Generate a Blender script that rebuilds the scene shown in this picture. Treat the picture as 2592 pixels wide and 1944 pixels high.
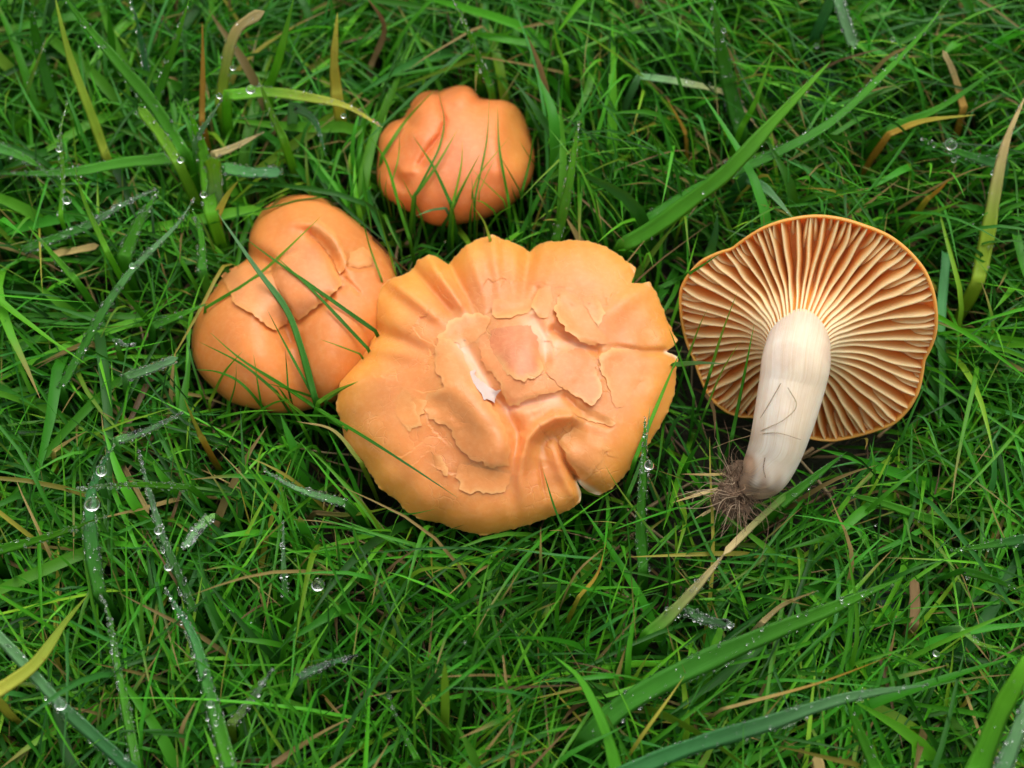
import bpy, math, random
import numpy as np
from mathutils import Vector
from mathutils.geometry import delaunay_2d_cdt

for o in list(bpy.data.objects):
    bpy.data.objects.remove(o, do_unlink=True)
scene = bpy.context.scene
col = scene.collection
rng = np.random.default_rng(7)
random.seed(7)
MM = 0.001

# ------------------------------------------------------------------ camera
PITCH = math.radians(64.0)
HFOV = math.radians(46.0)
DIST = 215.0                                    # mm to the point looked at
F = np.array([0.0, math.cos(PITCH), -math.sin(PITCH)])
U = np.array([0.0, math.sin(PITCH), math.cos(PITCH)])
RT = np.array([1.0, 0.0, 0.0])
CAM = np.array([0.0, 0.0, 20.0]) - F * DIST
cd = bpy.data.cameras.new('camera')
cam = bpy.data.objects.new('camera', cd)
col.objects.link(cam)
cam.location = Vector(CAM * MM)
cam.rotation_euler = (math.pi / 2 - PITCH, 0, 0)
cd.sensor_fit = 'HORIZONTAL'
cd.angle = HFOV
cd.clip_start = 0.005
cd.clip_end = 200.0
cd.dof.use_dof = True
cd.dof.focus_distance = 0.208
cd.dof.aperture_fstop = 15.0
scene.camera = cam

# ------------------------------------------------------------------ overcast sky, soft sun, exposure
SUN_EL, SUN_AZ = math.radians(58), math.radians(20)      # azimuth clockwise from +Y
world = bpy.data.worlds.new('World')
scene.world = world
world.use_nodes = True
wn, wl = world.node_tree.nodes, world.node_tree.links
wn.clear()
sky = wn.new('ShaderNodeTexSky')
sky.sky_type = 'NISHITA'
sky.sun_disc = False
sky.sun_elevation = SUN_EL
sky.sun_rotation = SUN_AZ
sky.air_density = 1.0
sky.dust_density = 4.0
hs = wn.new('ShaderNodeHueSaturation')
hs.inputs['Saturation'].default_value = 0.14
bg = wn.new('ShaderNodeBackground')
bg.inputs['Strength'].default_value = 0.15
wo = wn.new('ShaderNodeOutputWorld')
wl.new(sky.outputs[0], hs.inputs['Color'])
wl.new(hs.outputs[0], bg.inputs['Color'])
wl.new(bg.outputs[0], wo.inputs['Surface'])
sd = bpy.data.lights.new('sun', 'SUN')
sd.energy = 0.8
sd.angle = math.radians(55)
sd.color = (1.0, 0.96, 0.9)
sun = bpy.data.objects.new('sun', sd)
col.objects.link(sun)
sdir = Vector((math.sin(SUN_AZ) * math.cos(SUN_EL), math.cos(SUN_AZ) * math.cos(SUN_EL), math.sin(SUN_EL)))
sun.rotation_euler = sdir.to_track_quat('Z', 'Y').to_euler()
vs = scene.view_settings
vs.view_transform = 'Standard'
vs.look = 'None'
vs.exposure = 0.36
vs.gamma = 1.0
vs.use_curve_mapping = False

# ------------------------------------------------------------------ helpers
TH = math.tan(HFOV / 2)
def rays(px, py):
    x = (np.asarray(px, float) - 1296) / 1296 * TH
    y = (972 - np.asarray(py, float)) / 1296 * TH
    return F + x[..., None] * RT + y[..., None] * U
def P(px, py, z):
    """photo pixel (2592 wide) seen at height z mm -> world point in mm"""
    d = rays(px, py)
    t = (np.asarray(z, float) - CAM[2]) / d[..., 2]
    return CAM + t[..., None] * d
def project(p):
    v = p - CAM
    w = v @ F
    return 1296 + (v @ RT) / w / TH * 1296, 972 - (v @ U) / w / TH * 1296
def sst(a, b, x):
    t = np.clip((x - a) / (b - a), 0, 1)
    return t * t * (3 - 2 * t)
class Noise:
    """sum of sines: smooth, cheap, any scale"""
    def __init__(s, n=14, seed=0, lo=0.5, hi=2.2):
        r = np.random.default_rng(seed)
        a = r.uniform(0, 2 * np.pi, n)
        f = r.uniform(lo, hi, n)
        s.k = np.stack([np.cos(a) * f, np.sin(a) * f], 1)
        s.p = r.uniform(0, 6.28, n)
        s.n = n
    def __call__(s, x, y):
        v = 0
        for k, p in zip(s.k, s.p):
            v = v + np.sin(k[0] * x + k[1] * y + p)
        return v / math.sqrt(s.n / 2)
def inside(poly, x, y):
    poly = np.asarray(poly, float)
    x, y = np.asarray(x), np.asarray(y)
    r = np.zeros(x.shape, bool)
    x0, y0 = poly[:, 0], poly[:, 1]
    x1, y1 = np.roll(x0, -1), np.roll(y0, -1)
    for a, b, c, d in zip(x0, y0, x1, y1):
        if b == d: continue
        r ^= ((b > y) != (d > y)) & (x < (c - a) * (y - b) / (d - b) + a)
    return r
def polydist(pts, x, y):
    d = np.full(np.shape(x), 1e9)
    for (a, b), (c, e) in zip(pts[:-1], pts[1:]):
        l2 = (c - a) ** 2 + (e - b) ** 2 + 1e-9
        t = np.clip(((x - a) * (c - a) + (y - b) * (e - b)) / l2, 0, 1)
        d = np.minimum(d, np.hypot(x - a - t * (c - a), y - b - t * (e - b)))
    return d
def ridge(pts, x, y, amp, sig):
    return amp * np.exp(-(polydist(pts, x, y) / sig) ** 2)
def vridge(pts, amps, x, y, sig):
    """ridge whose height changes along its length and fades at the ends"""
    d = np.full(np.shape(x), 1e9); am = np.zeros(np.shape(x))
    for (a, b), (c, e), p, q in zip(pts[:-1], pts[1:], amps[:-1], amps[1:]):
        l2 = (c - a) ** 2 + (e - b) ** 2 + 1e-9
        t = np.clip(((x - a) * (c - a) + (y - b) * (e - b)) / l2, 0, 1)
        dd = np.hypot(x - a - t * (c - a), y - b - t * (e - b))
        m = dd < d
        d = np.where(m, dd, d); am = np.where(m, p + (q - p) * t, am)
    return am * np.exp(-(d / sig) ** 2)
def mesh(name, V, faces, mat, parent=None, cols=None, uv=None, smooth=True):
    """V in mm; faces: list of int arrays (m,4) or (m,3)"""
    me = bpy.data.meshes.new(name)
    V = np.asarray(V, np.float32) * MM
    me.vertices.add(len(V))
    me.vertices.foreach_set('co', V.ravel())
    faces = [np.asarray(f, np.int32) for f in faces if len(f)]
    lv = np.concatenate([f.ravel() for f in faces])
    tot = np.concatenate([np.full(len(f), f.shape[1], np.int32) for f in faces])
    st = np.concatenate([[0], np.cumsum(tot)[:-1]]).astype(np.int32)
    me.loops.add(len(lv))
    me.loops.foreach_set('vertex_index', lv)
    me.polygons.add(len(tot))
    me.polygons.foreach_set('loop_start', st)
    me.polygons.foreach_set('loop_total', tot)
    sm = smooth if isinstance(smooth, np.ndarray) else np.full(len(tot), bool(smooth))
    me.polygons.foreach_set('use_smooth', sm)
    if cols is not None:
        a = me.attributes.new('col', 'FLOAT_COLOR', 'POINT')
        c = np.ones((len(V), 4), np.float32)
        c[:, :3] = np.clip(cols, 0, 1)
        a.data.foreach_set('color', c.ravel())
    if uv is not None:
        l = me.uv_layers.new(name='UVMap')
        l.data.foreach_set('uv', np.asarray(uv, np.float32)[lv].ravel())
    me.update(calc_edges=True)
    me.validate()
    me.materials.append(mat)
    o = bpy.data.objects.new(name, me)
    col.objects.link(o)
    if parent is not None: o.parent = parent
    return o
def recenter(o, p):
    """put the object's origin at p (mm) without moving its mesh"""
    import mathutils
    o.data.transform(mathutils.Matrix.Translation(-Vector(np.asarray(p) * MM)))
    o.location = Vector(np.asarray(p) * MM)
def tag(o, label=None, cat=None, group=None, kind=None):
    if label: o['label'] = label
    if cat: o['category'] = cat
    if group: o['group'] = group
    if kind: o['kind'] = kind
    return o
def empty(name, p):
    o = bpy.data.objects.new(name, None)
    o.empty_display_size = 0.01
    o.location = Vector(np.asarray(p, float) * MM)
    col.objects.link(o)
    bpy.context.view_layer.update()
    return o
def adopt(o, parent):
    o.parent = parent
    o.matrix_parent_inverse = parent.matrix_world.inverted()
    return o
def spline(pts, n):
    """Catmull-Rom through pts (k,d) -> (n,d)"""
    pts = np.asarray(pts, float)
    if len(pts) == 2:
        t = np.linspace(0, 1, n)[:, None]
        return pts[0] * (1 - t) + pts[1] * t
    q = np.vstack([2 * pts[0] - pts[1], pts, 2 * pts[-1] - pts[-2]])
    seg = np.hypot(*(np.diff(pts[:, :2], axis=0).T)) + 1e-6
    cum = np.concatenate([[0], np.cumsum(seg)])
    s = np.linspace(0, cum[-1], n)
    i = np.clip(np.searchsorted(cum, s, 'right') - 1, 0, len(pts) - 2)
    t = ((s - cum[i]) / seg[i])[:, None]
    p0, p1, p2, p3 = q[i], q[i + 1], q[i + 2], q[i + 3]
    return 0.5 * (2 * p1 + (p2 - p0) * t + (2 * p0 - 5 * p1 + 4 * p2 - p3) * t ** 2 + (3 * p1 - p0 - 3 * p2 + p3) * t ** 3)
def unit(v):
    return v / (np.linalg.norm(v, axis=-1, keepdims=True) + 1e-12)

# ------------------------------------------------------------------ materials
def newmat(name):
    m = bpy.data.materials.new(name)
    m.use_nodes = True
    n, l = m.node_tree.nodes, m.node_tree.links
    n.clear()
    out = n.new('ShaderNodeOutputMaterial')
    b = n.new('ShaderNodeBsdfPrincipled')
    l.new(b.outputs[0], out.inputs['Surface'])
    return m, n, l, b, out
def math_node(n, l, op, a, b):
    k = n.new('ShaderNodeMath'); k.operation = op
    for i, v in enumerate((a, b)):
        if isinstance(v, (int, float)): k.inputs[i].default_value = v
        else: l.new(v, k.inputs[i])
    return k.outputs[0]
def tex_noise(n, l, vec, scale, detail=4, rough=0.6):
    t = n.new('ShaderNodeTexNoise')
    t.inputs['Scale'].default_value = scale
    t.inputs['Detail'].default_value = detail
    t.inputs['Roughness'].default_value = rough
    l.new(vec, t.inputs['Vector'])
    return t.outputs['Fac']
def mixcol(n, l, fac, a, b, mode='MIX'):
    k = n.new('ShaderNodeMix'); k.data_type = 'RGBA'; k.blend_type = mode
    for s, v in ((k.inputs[0], fac), (k.inputs[6], a), (k.inputs[7], b)):
        if hasattr(v, 'is_output'): l.new(v, s)
        elif isinstance(v, tuple): s.default_value = (*v, 1)
        else: s.default_value = v
    return k.outputs[2]
def ramp(n, l, fac, a, b):
    r = n.new('ShaderNodeMapRange')
    r.inputs['From Min'].default_value = a
    r.inputs['From Max'].default_value = b
    l.new(fac, r.inputs['Value'])
    return r.outputs[0]
def vcol(n):
    a = n.new('ShaderNodeAttribute'); a.attribute_name = 'col'
    return a.outputs['Color']

def mat_skin(name, crack=0.5, rough=0.40, sss=0.5):
    m, n, l, b, out = newmat(name)
    tc = n.new('ShaderNodeTexCoord').outputs['Object']
    c = vcol(n)
    big = ramp(n, l, tex_noise(n, l, tc, 160, 4), 0.35, 0.7)
    c = mixcol(n, l, math_node(n, l, 'MULTIPLY', big, 0.28), c, mixcol(n, l, 1.0, c, (0.92, 0.72, 0.6), 'MULTIPLY'))
    fine = tex_noise(n, l, tc, 900, 5)
    c = mixcol(n, l, math_node(n, l, 'MULTIPLY', ramp(n, l, fine, 0.45, 0.75), 0.16), c, (0.93, 0.55, 0.24))
    # hairline crazing of the skin, only in patches
    wob = n.new('ShaderNodeVectorMath'); wob.operation = 'ADD'
    nz = n.new('ShaderNodeTexNoise'); nz.inputs['Scale'].default_value = 260; nz.inputs['Detail'].default_value = 3
    l.new(tc, nz.inputs['Vector'])
    sc = n.new('ShaderNodeVectorMath'); sc.operation = 'SCALE'; sc.inputs['Scale'].default_value = 0.0035
    l.new(nz.outputs['Color'], sc.inputs[0])
    l.new(tc, wob.inputs[0]); l.new(sc.outputs[0], wob.inputs[1])
    vo = n.new('ShaderNodeTexVoronoi'); vo.feature = 'DISTANCE_TO_EDGE'
    vo.inputs['Scale'].default_value = 420
    l.new(wob.outputs[0], vo.inputs['Vector'])
    line = math_node(n, l, 'SUBTRACT', 1.0, ramp(n, l, vo.outputs['Distance'], 0.0, 0.06))
    patch = ramp(n, l, tex_noise(n, l, tc, 210, 3), 0.5, 0.75)
    line = math_node(n, l, 'MULTIPLY', math_node(n, l, 'MULTIPLY', line, patch), crack)
    c = mixcol(n, l, math_node(n, l, 'MULTIPLY', line, 0.45), c, (0.95, 0.55, 0.25))
    l.new(c, b.inputs['Base Color'])
    b.inputs['Roughness'].default_value = rough
    b.inputs['Specular IOR Level'].default_value = 0.35
    b.inputs['Coat Weight'].default_value = 0.14
    b.inputs['Coat Roughness'].default_value = 0.28
    b.inputs['Subsurface Weight'].default_value = sss
    b.inputs['Subsurface Radius'].default_value = (1.0, 0.42, 0.14)
    b.inputs['Subsurface Scale'].default_value = 0.003
    h = math_node(n, l, 'ADD', math_node(n, l, 'MULTIPLY', fine, 0.25),
                  math_node(n, l, 'ADD', math_node(n, l, 'MULTIPLY', big, 0.35), math_node(n, l, 'MULTIPLY', line, -1.0)))
    bp = n.new('ShaderNodeBump'); bp.inputs['Strength'].default_value = 0.55; bp.inputs['Distance'].default_value = 0.0003
    l.new(h, bp.inputs['Height']); l.new(bp.outputs[0], b.inputs['Normal'])
    return m
M_SKIN = mat_skin('cap_skin', 0.55)
M_FLAKE = mat_skin('peeling_skin', 0.3, 0.42, 0.08)
M_SKIN2 = mat_skin('smooth_cap_skin', 0.2, 0.46)

def mat_flesh(name, rough=0.45, streak=0.0, sss=0.3):
    m, n, l, b, out = newmat(name)
    tc = n.new('ShaderNodeTexCoord')
    c = vcol(n)
    fine = tex_noise(n, l, tc.outputs['Object'], 700, 4)
    c = mixcol(n, l, math_node(n, l, 'MULTIPLY', ramp(n, l, fine, 0.4, 0.8), 0.2), c, mixcol(n, l, 1.0, c, (0.85, 0.72, 0.6), 'MULTIPLY'))
    h = fine
    if streak:
        mp = n.new('ShaderNodeMapping'); mp.inputs['Scale'].default_value = (26, 1.6, 1)
        l.new(tc.outputs['UV'], mp.inputs['Vector'])
        s = tex_noise(n, l, mp.outputs[0], 3.0, 6, 0.65)
        c = mixcol(n, l, math_node(n, l, 'MULTIPLY', ramp(n, l, s, 0.45, 0.68), streak), c, (0.66, 0.45, 0.24))
        h = math_node(n, l, 'ADD', math_node(n, l, 'MULTIPLY', fine, 0.3), s)
    l.new(c, b.inputs['Base Color'])
    b.inputs['Roughness'].default_value = rough
    b.inputs['Specular IOR Level'].default_value = 0.3
    b.inputs['Subsurface Weight'].default_value = sss
    b.inputs['Subsurface Radius'].default_value = (1.0, 0.55, 0.28)
    b.inputs['Subsurface Scale'].default_value = 0.0012
    bp = n.new('ShaderNodeBump'); bp.inputs['Strength'].default_value = 0.5; bp.inputs['Distance'].default_value = 0.0003
    l.new(h, bp.inputs['Height']); l.new(bp.outputs[0], b.inputs['Normal'])
    return m
M_GILL = mat_flesh('gill_flesh', 0.5)
M_STEM = mat_flesh('stem_flesh', 0.42, 0.5)

def mat_grass(name, spots=0.0, vein=0.5, trans=0.3, rough=0.38, spec=0.25):
    m, n, l, b, out = newmat(name)
    tc = n.new('ShaderNodeTexCoord')
    c = vcol(n)
    if vein:
        mp = n.new('ShaderNodeMapping'); mp.inputs['Scale'].default_value = (9, 0.35, 1)
        l.new(tc.outputs['UV'], mp.inputs['Vector'])
        v = tex_noise(n, l, mp.outputs[0], 2.2, 3)
        c = mixcol(n, l, math_node(n, l, 'MULTIPLY', ramp(n, l, v, 0.35, 0.7), vein), c, mixcol(n, l, 1.0, c, (1.3, 1.3, 1.25), 'MULTIPLY'))
        l2 = tex_noise(n, l, tc.outputs['Object'], 130, 3)
        c = mixcol(n, l, math_node(n, l, 'MULTIPLY', ramp(n, l, l2, 0.4, 0.7), 0.5), c, mixcol(n, l, 1.0, c, (0.75, 0.82, 0.7), 'MULTIPLY'))
        bp = n.new('ShaderNodeBump'); bp.inputs['Strength'].default_value = 0.5; bp.inputs['Distance'].default_value = 0.00025
        l.new(v, bp.inputs['Height']); l.new(bp.outputs[0], b.inputs['Normal'])
    if spots:
        s = tex_noise(n, l, tc.outputs['Object'], 900, 4, 0.7)
        c = mixcol(n, l, math_node(n, l, 'MULTIPLY', ramp(n, l, s, 0.6, 0.68), spots), c, (0.36, 0.13, 0.02))
    l.new(c, b.inputs['Base Color'])
    b.inputs['Roughness'].default_value = rough
    b.inputs['Specular IOR Level'].default_value = spec
    tr = n.new('ShaderNodeBsdfTranslucent')
    l.new(c, tr.inputs['Color'])
    mx = n.new('ShaderNodeMixShader'); mx.inputs[0].default_value = trans
    l.new(b.outputs[0], mx.inputs[1]); l.new(tr.outputs[0], mx.inputs[2])
    l.new(mx.outputs[0], out.inputs['Surface'])
    return m
M_FINE = mat_grass('fine_grass', 0, 0, 0.38, 0.4, 0.22)
M_BLADE = mat_grass('broad_grass', 0, 0.5, 0.36, 0.34)
M_RUST = mat_grass('rust_spotted_grass', 0.5, 0.4, 0.36, 0.5)
M_DEAD = mat_grass('dead_grass', 0.25, 0.5, 0.15, 0.65, 0.15)

m, n, l, b, out = newmat('water')
b.inputs['Base Color'].default_value = (1, 1, 1, 1)
b.inputs['Roughness'].default_value = 0.0
b.inputs['IOR'].default_value = 1.333
b.inputs['Transmission Weight'].default_value = 1.0
M_WATER = m

m, n, l, b, out = newmat('soil')
tc = n.new('ShaderNodeTexCoord').outputs['Object']
a1 = tex_noise(n, l, tc, 120, 8, 0.7)
c = mixcol(n, l, ramp(n, l, a1, 0.35, 0.7), (0.012, 0.009, 0.006), (0.05, 0.034, 0.018))
far = ramp(n, l, tex_noise(n, l, tc, 14, 6), 0.3, 0.6)
c = mixcol(n, l, math_node(n, l, 'MULTIPLY', far, 0.5), c, (0.02, 0.04, 0.010))
l.new(c, b.inputs['Base Color'])
b.inputs['Roughness'].default_value = 0.9
bp = n.new('ShaderNodeBump'); bp.inputs['Strength'].default_value = 1.0; bp.inputs['Distance'].default_value = 0.003
l.new(a1, bp.inputs['Height']); l.new(bp.outputs[0], b.inputs['Normal'])
M_SOIL = m

m, n, l, b, out = newmat('earthy_roots')
tc = n.new('ShaderNodeTexCoord').outputs['Object']
c = mixcol(n, l, ramp(n, l, tex_noise(n, l, tc, 900, 6, 0.75), 0.35, 0.7), (0.06, 0.034, 0.018), (0.34, 0.215, 0.13))
l.new(c, b.inputs['Base Color'])
b.inputs['Roughness'].default_value = 0.85
bp = n.new('ShaderNodeBump'); bp.inputs['Strength'].default_value = 1.0; bp.inputs['Distance'].default_value = 0.0008
l.new(tex_noise(n, l, tc, 1500, 5), bp.inputs['Height']); l.new(bp.outputs[0], b.inputs['Normal'])
M_ROOT = m

# ------------------------------------------------------------------ ground
g = np.concatenate([-np.geomspace(30000, 200, 14), np.linspace(-170, 170, 70), np.geomspace(200, 30000, 14)])
gx, gy = np.meshgrid(g, g)
nz1 = Noise(12, 3, 0.03, 0.12)
gz = np.where(np.maximum(abs(gx), abs(gy)) < 400, nz1(gx, gy) * 0.9, 0) - 1.5
k = len(g)
idx = np.arange(k * k).reshape(k, k)
q = np.stack([idx[:-1, :-1], idx[:-1, 1:], idx[1:, 1:], idx[1:, :-1]], -1).reshape(-1, 4)
tag(mesh('ground', np.stack([gx, gy, gz], -1).reshape(-1, 3), [q], M_SOIL), kind='structure')

# ================================================================== mushrooms
def polar_outline(poly, c, n):
    """angles and radii (pixel space, y down) of a traced outline around c"""
    p = np.asarray(poly, float) - np.asarray(c, float)
    th = np.arctan2(p[:, 1], p[:, 0]) % (2 * np.pi)
    r = np.hypot(p[:, 0], p[:, 1])
    o = np.argsort(th)
    th, r = th[o], r[o]
    t = np.linspace(0, 2 * np.pi, n, endpoint=False)
    return t, np.interp(t, np.concatenate([th - 2 * np.pi, th, th + 2 * np.pi]), np.tile(r, 3))
def smooth_ring(r, k):
    ker = np.hanning(k + 2)[1:-1]; ker /= ker.sum()
    return np.convolve(np.concatenate([r[-k:], r, r[:k]]), ker, 'same')[k:-k]
def ring_quads(R, A, flip=False):
    i = np.arange(R - 1)[:, None] * A
    j = np.arange(A)[None, :]
    j2 = (j + 1) % A
    q = np.stack([i + j, i + j2, i + A + j2, i + A + j], -1).reshape(-1, 4)
    return q[:, ::-1] if flip else q

def pixel_cap(name, poly, c, to_src, zfun, colfun, A, R, thick, under, mat, parent, sm=5, jag=0.0, seed=1, soft=0):
    """cap whose upper skin is a height field; rim rounds over to a gilled underside that runs in to the stem"""
    th, r = polar_outline(poly, c, A)
    r = smooth_ring(r, sm)
    if jag:
        e = np.zeros(A)
        rr = np.random.default_rng(seed)
        for f in (60, 110, 170, 260):
            e += np.sin(f * th + rr.uniform(0, 6)) * rr.uniform(.5, 1) / (f / 60) ** .5
        r = r * (1 + jag * e)
    rho = np.linspace(0, 1, R) ** 0.85
    rho[0] = 0.002
    X = c[0] + rho[:, None] * r * np.cos(th)
    Y = c[1] + rho[:, None] * r * np.sin(th)
    rsm = smooth_ring(polar_outline(poly, c, A)[1], max(9, A // 28))
    if soft:
        rs2 = smooth_ring(smooth_ring(polar_outline(poly, c, A)[1], soft), soft)
        kk_ = sst(.55, 1., rho)[:, None]
        RHO = np.minimum(rho[:, None] * ((1 - kk_) * (r / rs2)[None] + kk_), 1.0)
    else:
        RHO = np.minimum(rho[:, None] * (r / rsm)[None], 1.0)
    TT = np.repeat(th[None, :], R, 0)
    Z = zfun(X, Y, RHO, TT)
    C = colfun(X, Y, RHO, TT)
    rim = Z[-1]
    xs, ys, zs, cs = [X], [Y], [Z], [C]
    pale = C[-1] * 0.6 + np.array([0.9, 0.6, 0.28]) * 0.4
    gil = np.array([0.84, 0.46, 0.17])
    for k, (q, dz) in enumerate([(1.003, .25), (1.004, .55), (1.0, .85), (.985, 1.0)] + [(f, None) for f in np.linspace(.95, .16, 14)]):
        x = c[0] + q * r * np.cos(th); y = c[1] + q * r * np.sin(th)
        if dz is not None:
            z = rim - dz * thick
        else:
            g = 1 - (q - .16) / .8
            top = zfun(x, y, np.full(A, min(q, 1.)), th) - (1.2 if soft else 0)
            if soft:
                z = (rim - thick) * (1 - g) + np.minimum(under, top - 2 * thick) * g
                z = z + .35 * (np.sin(70 * th) - 1) * np.sin(np.pi * np.clip(g, 0, 1))
            else:
                z = np.minimum(rim - thick, top - thick * 1.3) * (1 - g) + under * g
                z = np.minimum(z, top - thick) + .35 * (np.sin(70 * th) - 1) * np.sin(np.pi * np.clip(g, 0, 1))
        xs.append(x[None]); ys.append(y[None]); zs.append(z[None])
        cs.append((pale if k < 3 else np.broadcast_to(gil, (A, 3)))[None])
    X, Y, Z = np.concatenate(xs), np.concatenate(ys), np.concatenate(zs)
    sx, sy = to_src(X, Y)
    V = P(sx, sy, Z).reshape(-1, 3)
    o = mesh(name, V, [ring_quads(len(X), A)], mat, None, np.concatenate(cs).reshape(-1, 3))
    adopt(o, parent)
    return o, (th, r)

def flake(poly, to_src, H, mat, parent, t0=0.4, lift=0.35, dirn=None, dk=0.0, jit=7, cen=(0.78, 0.33, 0.10), edge=(0.93, 0.58, 0.25), spacing=16, seed=0, name='skin_flake', ew=26., own=None, ownf=.65):
    """thin peeling plate of skin that follows the cap and lifts at its edges"""
    r = np.random.default_rng(seed)
    p = np.asarray(poly, float)
    b = []
    for a, d in zip(p, np.roll(p, -1, 0)):
        k = max(2, int(np.hypot(*(d - a)) / 9))
        for t in range(k):
            b.append(a + (d - a) * t / k)
    b = np.array(b)
    kk = len(b)
    w = r.normal(0, 1, (kk, 2))
    w = .55 * w + .8 * np.roll(w, 1, 0) + .5 * np.roll(w, 2, 0)
    b = b + w * jit * .6
    x0, y0 = b.min(0); x1, y1 = b.max(0)
    gx, gy = np.meshgrid(np.arange(x0, x1, spacing), np.arange(y0, y1, spacing))
    gx = (gx + r.uniform(-4, 4, gx.shape)).ravel(); gy = (gy + r.uniform(-4, 4, gy.shape)).ravel()
    loop = np.vstack([b, b[:1]])
    ok = inside(b, gx, gy) & (polydist(loop, gx, gy) > 6)
    pts = [Vector(v) for v in b] + [Vector(v) for v in np.stack([gx[ok], gy[ok]], 1)]
    vs_, es, fs, *_ = delaunay_2d_cdt(pts, [], [list(range(kk))], 1, 1e-4)
    xy = np.array([[v.x, v.y] for v in vs_])
    f = np.array([t for t in fs if len(t) == 3], int)
    if not len(f): return None
    d = polydist(loop, xy[:, 0], xy[:, 1])
    h = H(xy[:, 0], xy[:, 1])
    t = t0 * (.75 + .25 * sst(-1, 14, d)) + lift * (1 - sst(0, 60, d))
    if dirn is not None:
        cc = p.mean(0)
        s = (xy - cc) @ (np.asarray(dirn, float) / np.hypot(*dirn))
        s = s / (abs(s).max() + 1e-6)
        t = (t + dk * np.clip(s, 0, 1) ** 2) * sst(-.95, .15, s) - .18 * (1 - sst(-1., -.55, s))
    else:
        t = t + .1 * Noise(8, seed + 9, .008, .03)(xy[:, 0], xy[:, 1]) - .04
        s = np.full(len(xy), .12)
    e = ((1 - sst(0, ew, d)) * sst(-.3, .6, s))[:, None]
    nzc = Noise(10, seed + 50, .01, .05)(xy[:, 0], xy[:, 1])[:, None]
    cb_ = np.asarray(cen) * (1 + .06 * nzc)
    if own is not None: cb_ = cb_ * (1 - ownf) + own(xy[:, 0], xy[:, 1]) * ownf
    c = cb_ * (1 - e * .75) + np.asarray(edge) * e * .75
    n_ = len(xy)
    sx, sy = to_src(xy[:, 0], xy[:, 1])
    top = P(sx, sy, h + t); bot = P(sx, sy, h + np.maximum(t - .55, -.25) - .12)
    # boundary edges
    ed = {}
    for tri in f:
        for a, bb in ((0, 1), (1, 2), (2, 0)):
            k = (tri[a], tri[bb]); ed[k] = 1
    bd = np.array([k for k in ed if (k[1], k[0]) not in ed])
    # wall verts duplicated so the torn edge stays crisp
    m_ = len(bd)
    V = np.vstack([top, bot, top[bd[:, 0]], top[bd[:, 1]], bot[bd[:, 1]], bot[bd[:, 0]]])
    ar = np.arange(m_)
    wq = np.stack([2 * n_ + ar, 2 * n_ + 3 * m_ + ar, 2 * n_ + 2 * m_ + ar, 2 * n_ + m_ + ar], -1)
    pal = np.tile(np.array([[.95, .68, .36]]), (4 * m_, 1))
    pt = P(*[np.array([v]) for v in to_src(xy[f[0], 0].mean(), xy[f[0], 1].mean())], np.array([0.]))
    nrm = np.cross(top[f[0][1]] - top[f[0][0]], top[f[0][2]] - top[f[0][0]])
    ft = f if nrm[2] > 0 else f[:, ::-1]
    if nrm[2] > 0: wq = wq
    else: wq = wq[:, ::-1]
    smo = np.concatenate([np.ones(2 * len(f), bool), np.zeros(m_, bool)])
    o = mesh(name, V, [np.vstack([ft, ft[:, ::-1] + n_]), wq], mat, None, np.vstack([c, np.tile([[.92, .62, .32]], (n_, 1)), pal]), smooth=smo)
    adopt(o, parent)
    return o

def tube(name, pts, rad, mat, parent, colf=None, A=32, n=48, lump=0.0, seed=0, cap=True):
    c = spline(np.column_stack([pts, rad]), n)
    r = c[:, 3]; c = c[:, :3]
    T = unit(np.gradient(c, axis=0))
    ref = np.array([0.31, 0.2, 0.93]) if abs(T[0, 2]) < .8 else np.array([1., .1, 0])
    N = unit(np.cross(T, np.broadcast_to(ref, T.shape))); Bn = np.cross(T, N)
    th = np.linspace(0, 2 * np.pi, A, endpoint=False)
    nz = Noise(12, seed, .6, 2.0)
    rr = r[:, None] * (1 + lump * nz(np.cos(th)[None] * 1.5 + np.linspace(0, 6, n)[:, None], np.sin(th)[None] * 1.5))
    V = c[:, None] + rr[..., None] * (np.cos(th)[None, :, None] * N[:, None] + np.sin(th)[None, :, None] * Bn[:, None])
    V = V.reshape(-1, 3)
    t = np.repeat(np.linspace(0, 1, n), A); a = np.tile(th, n)
    q = [ring_quads(n, A)]
    tri = []
    if cap:
        V = np.vstack([V, c[0], c[-1]])
        j = np.arange(A); j2 = (j + 1) % A
        tri = [np.stack([np.full(A, n * A), j2, j], -1), np.stack([np.full(A, n * A + 1), (n - 1) * A + j, (n - 1) * A + j2], -1)]
        t = np.concatenate([t, [0, 1]]); a = np.concatenate([a, [0, 0]])
    cols = colf(t, a, V) if colf else None
    o = mesh(name, V, q + tri, mat, None, cols, np.stack([np.abs(a / np.pi - 1), t], 1))
    if parent is not None: adopt(o, parent)
    return o

CAPS = []          # (outline in photo pixels, function giving the skin height at a photo pixel)

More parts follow.
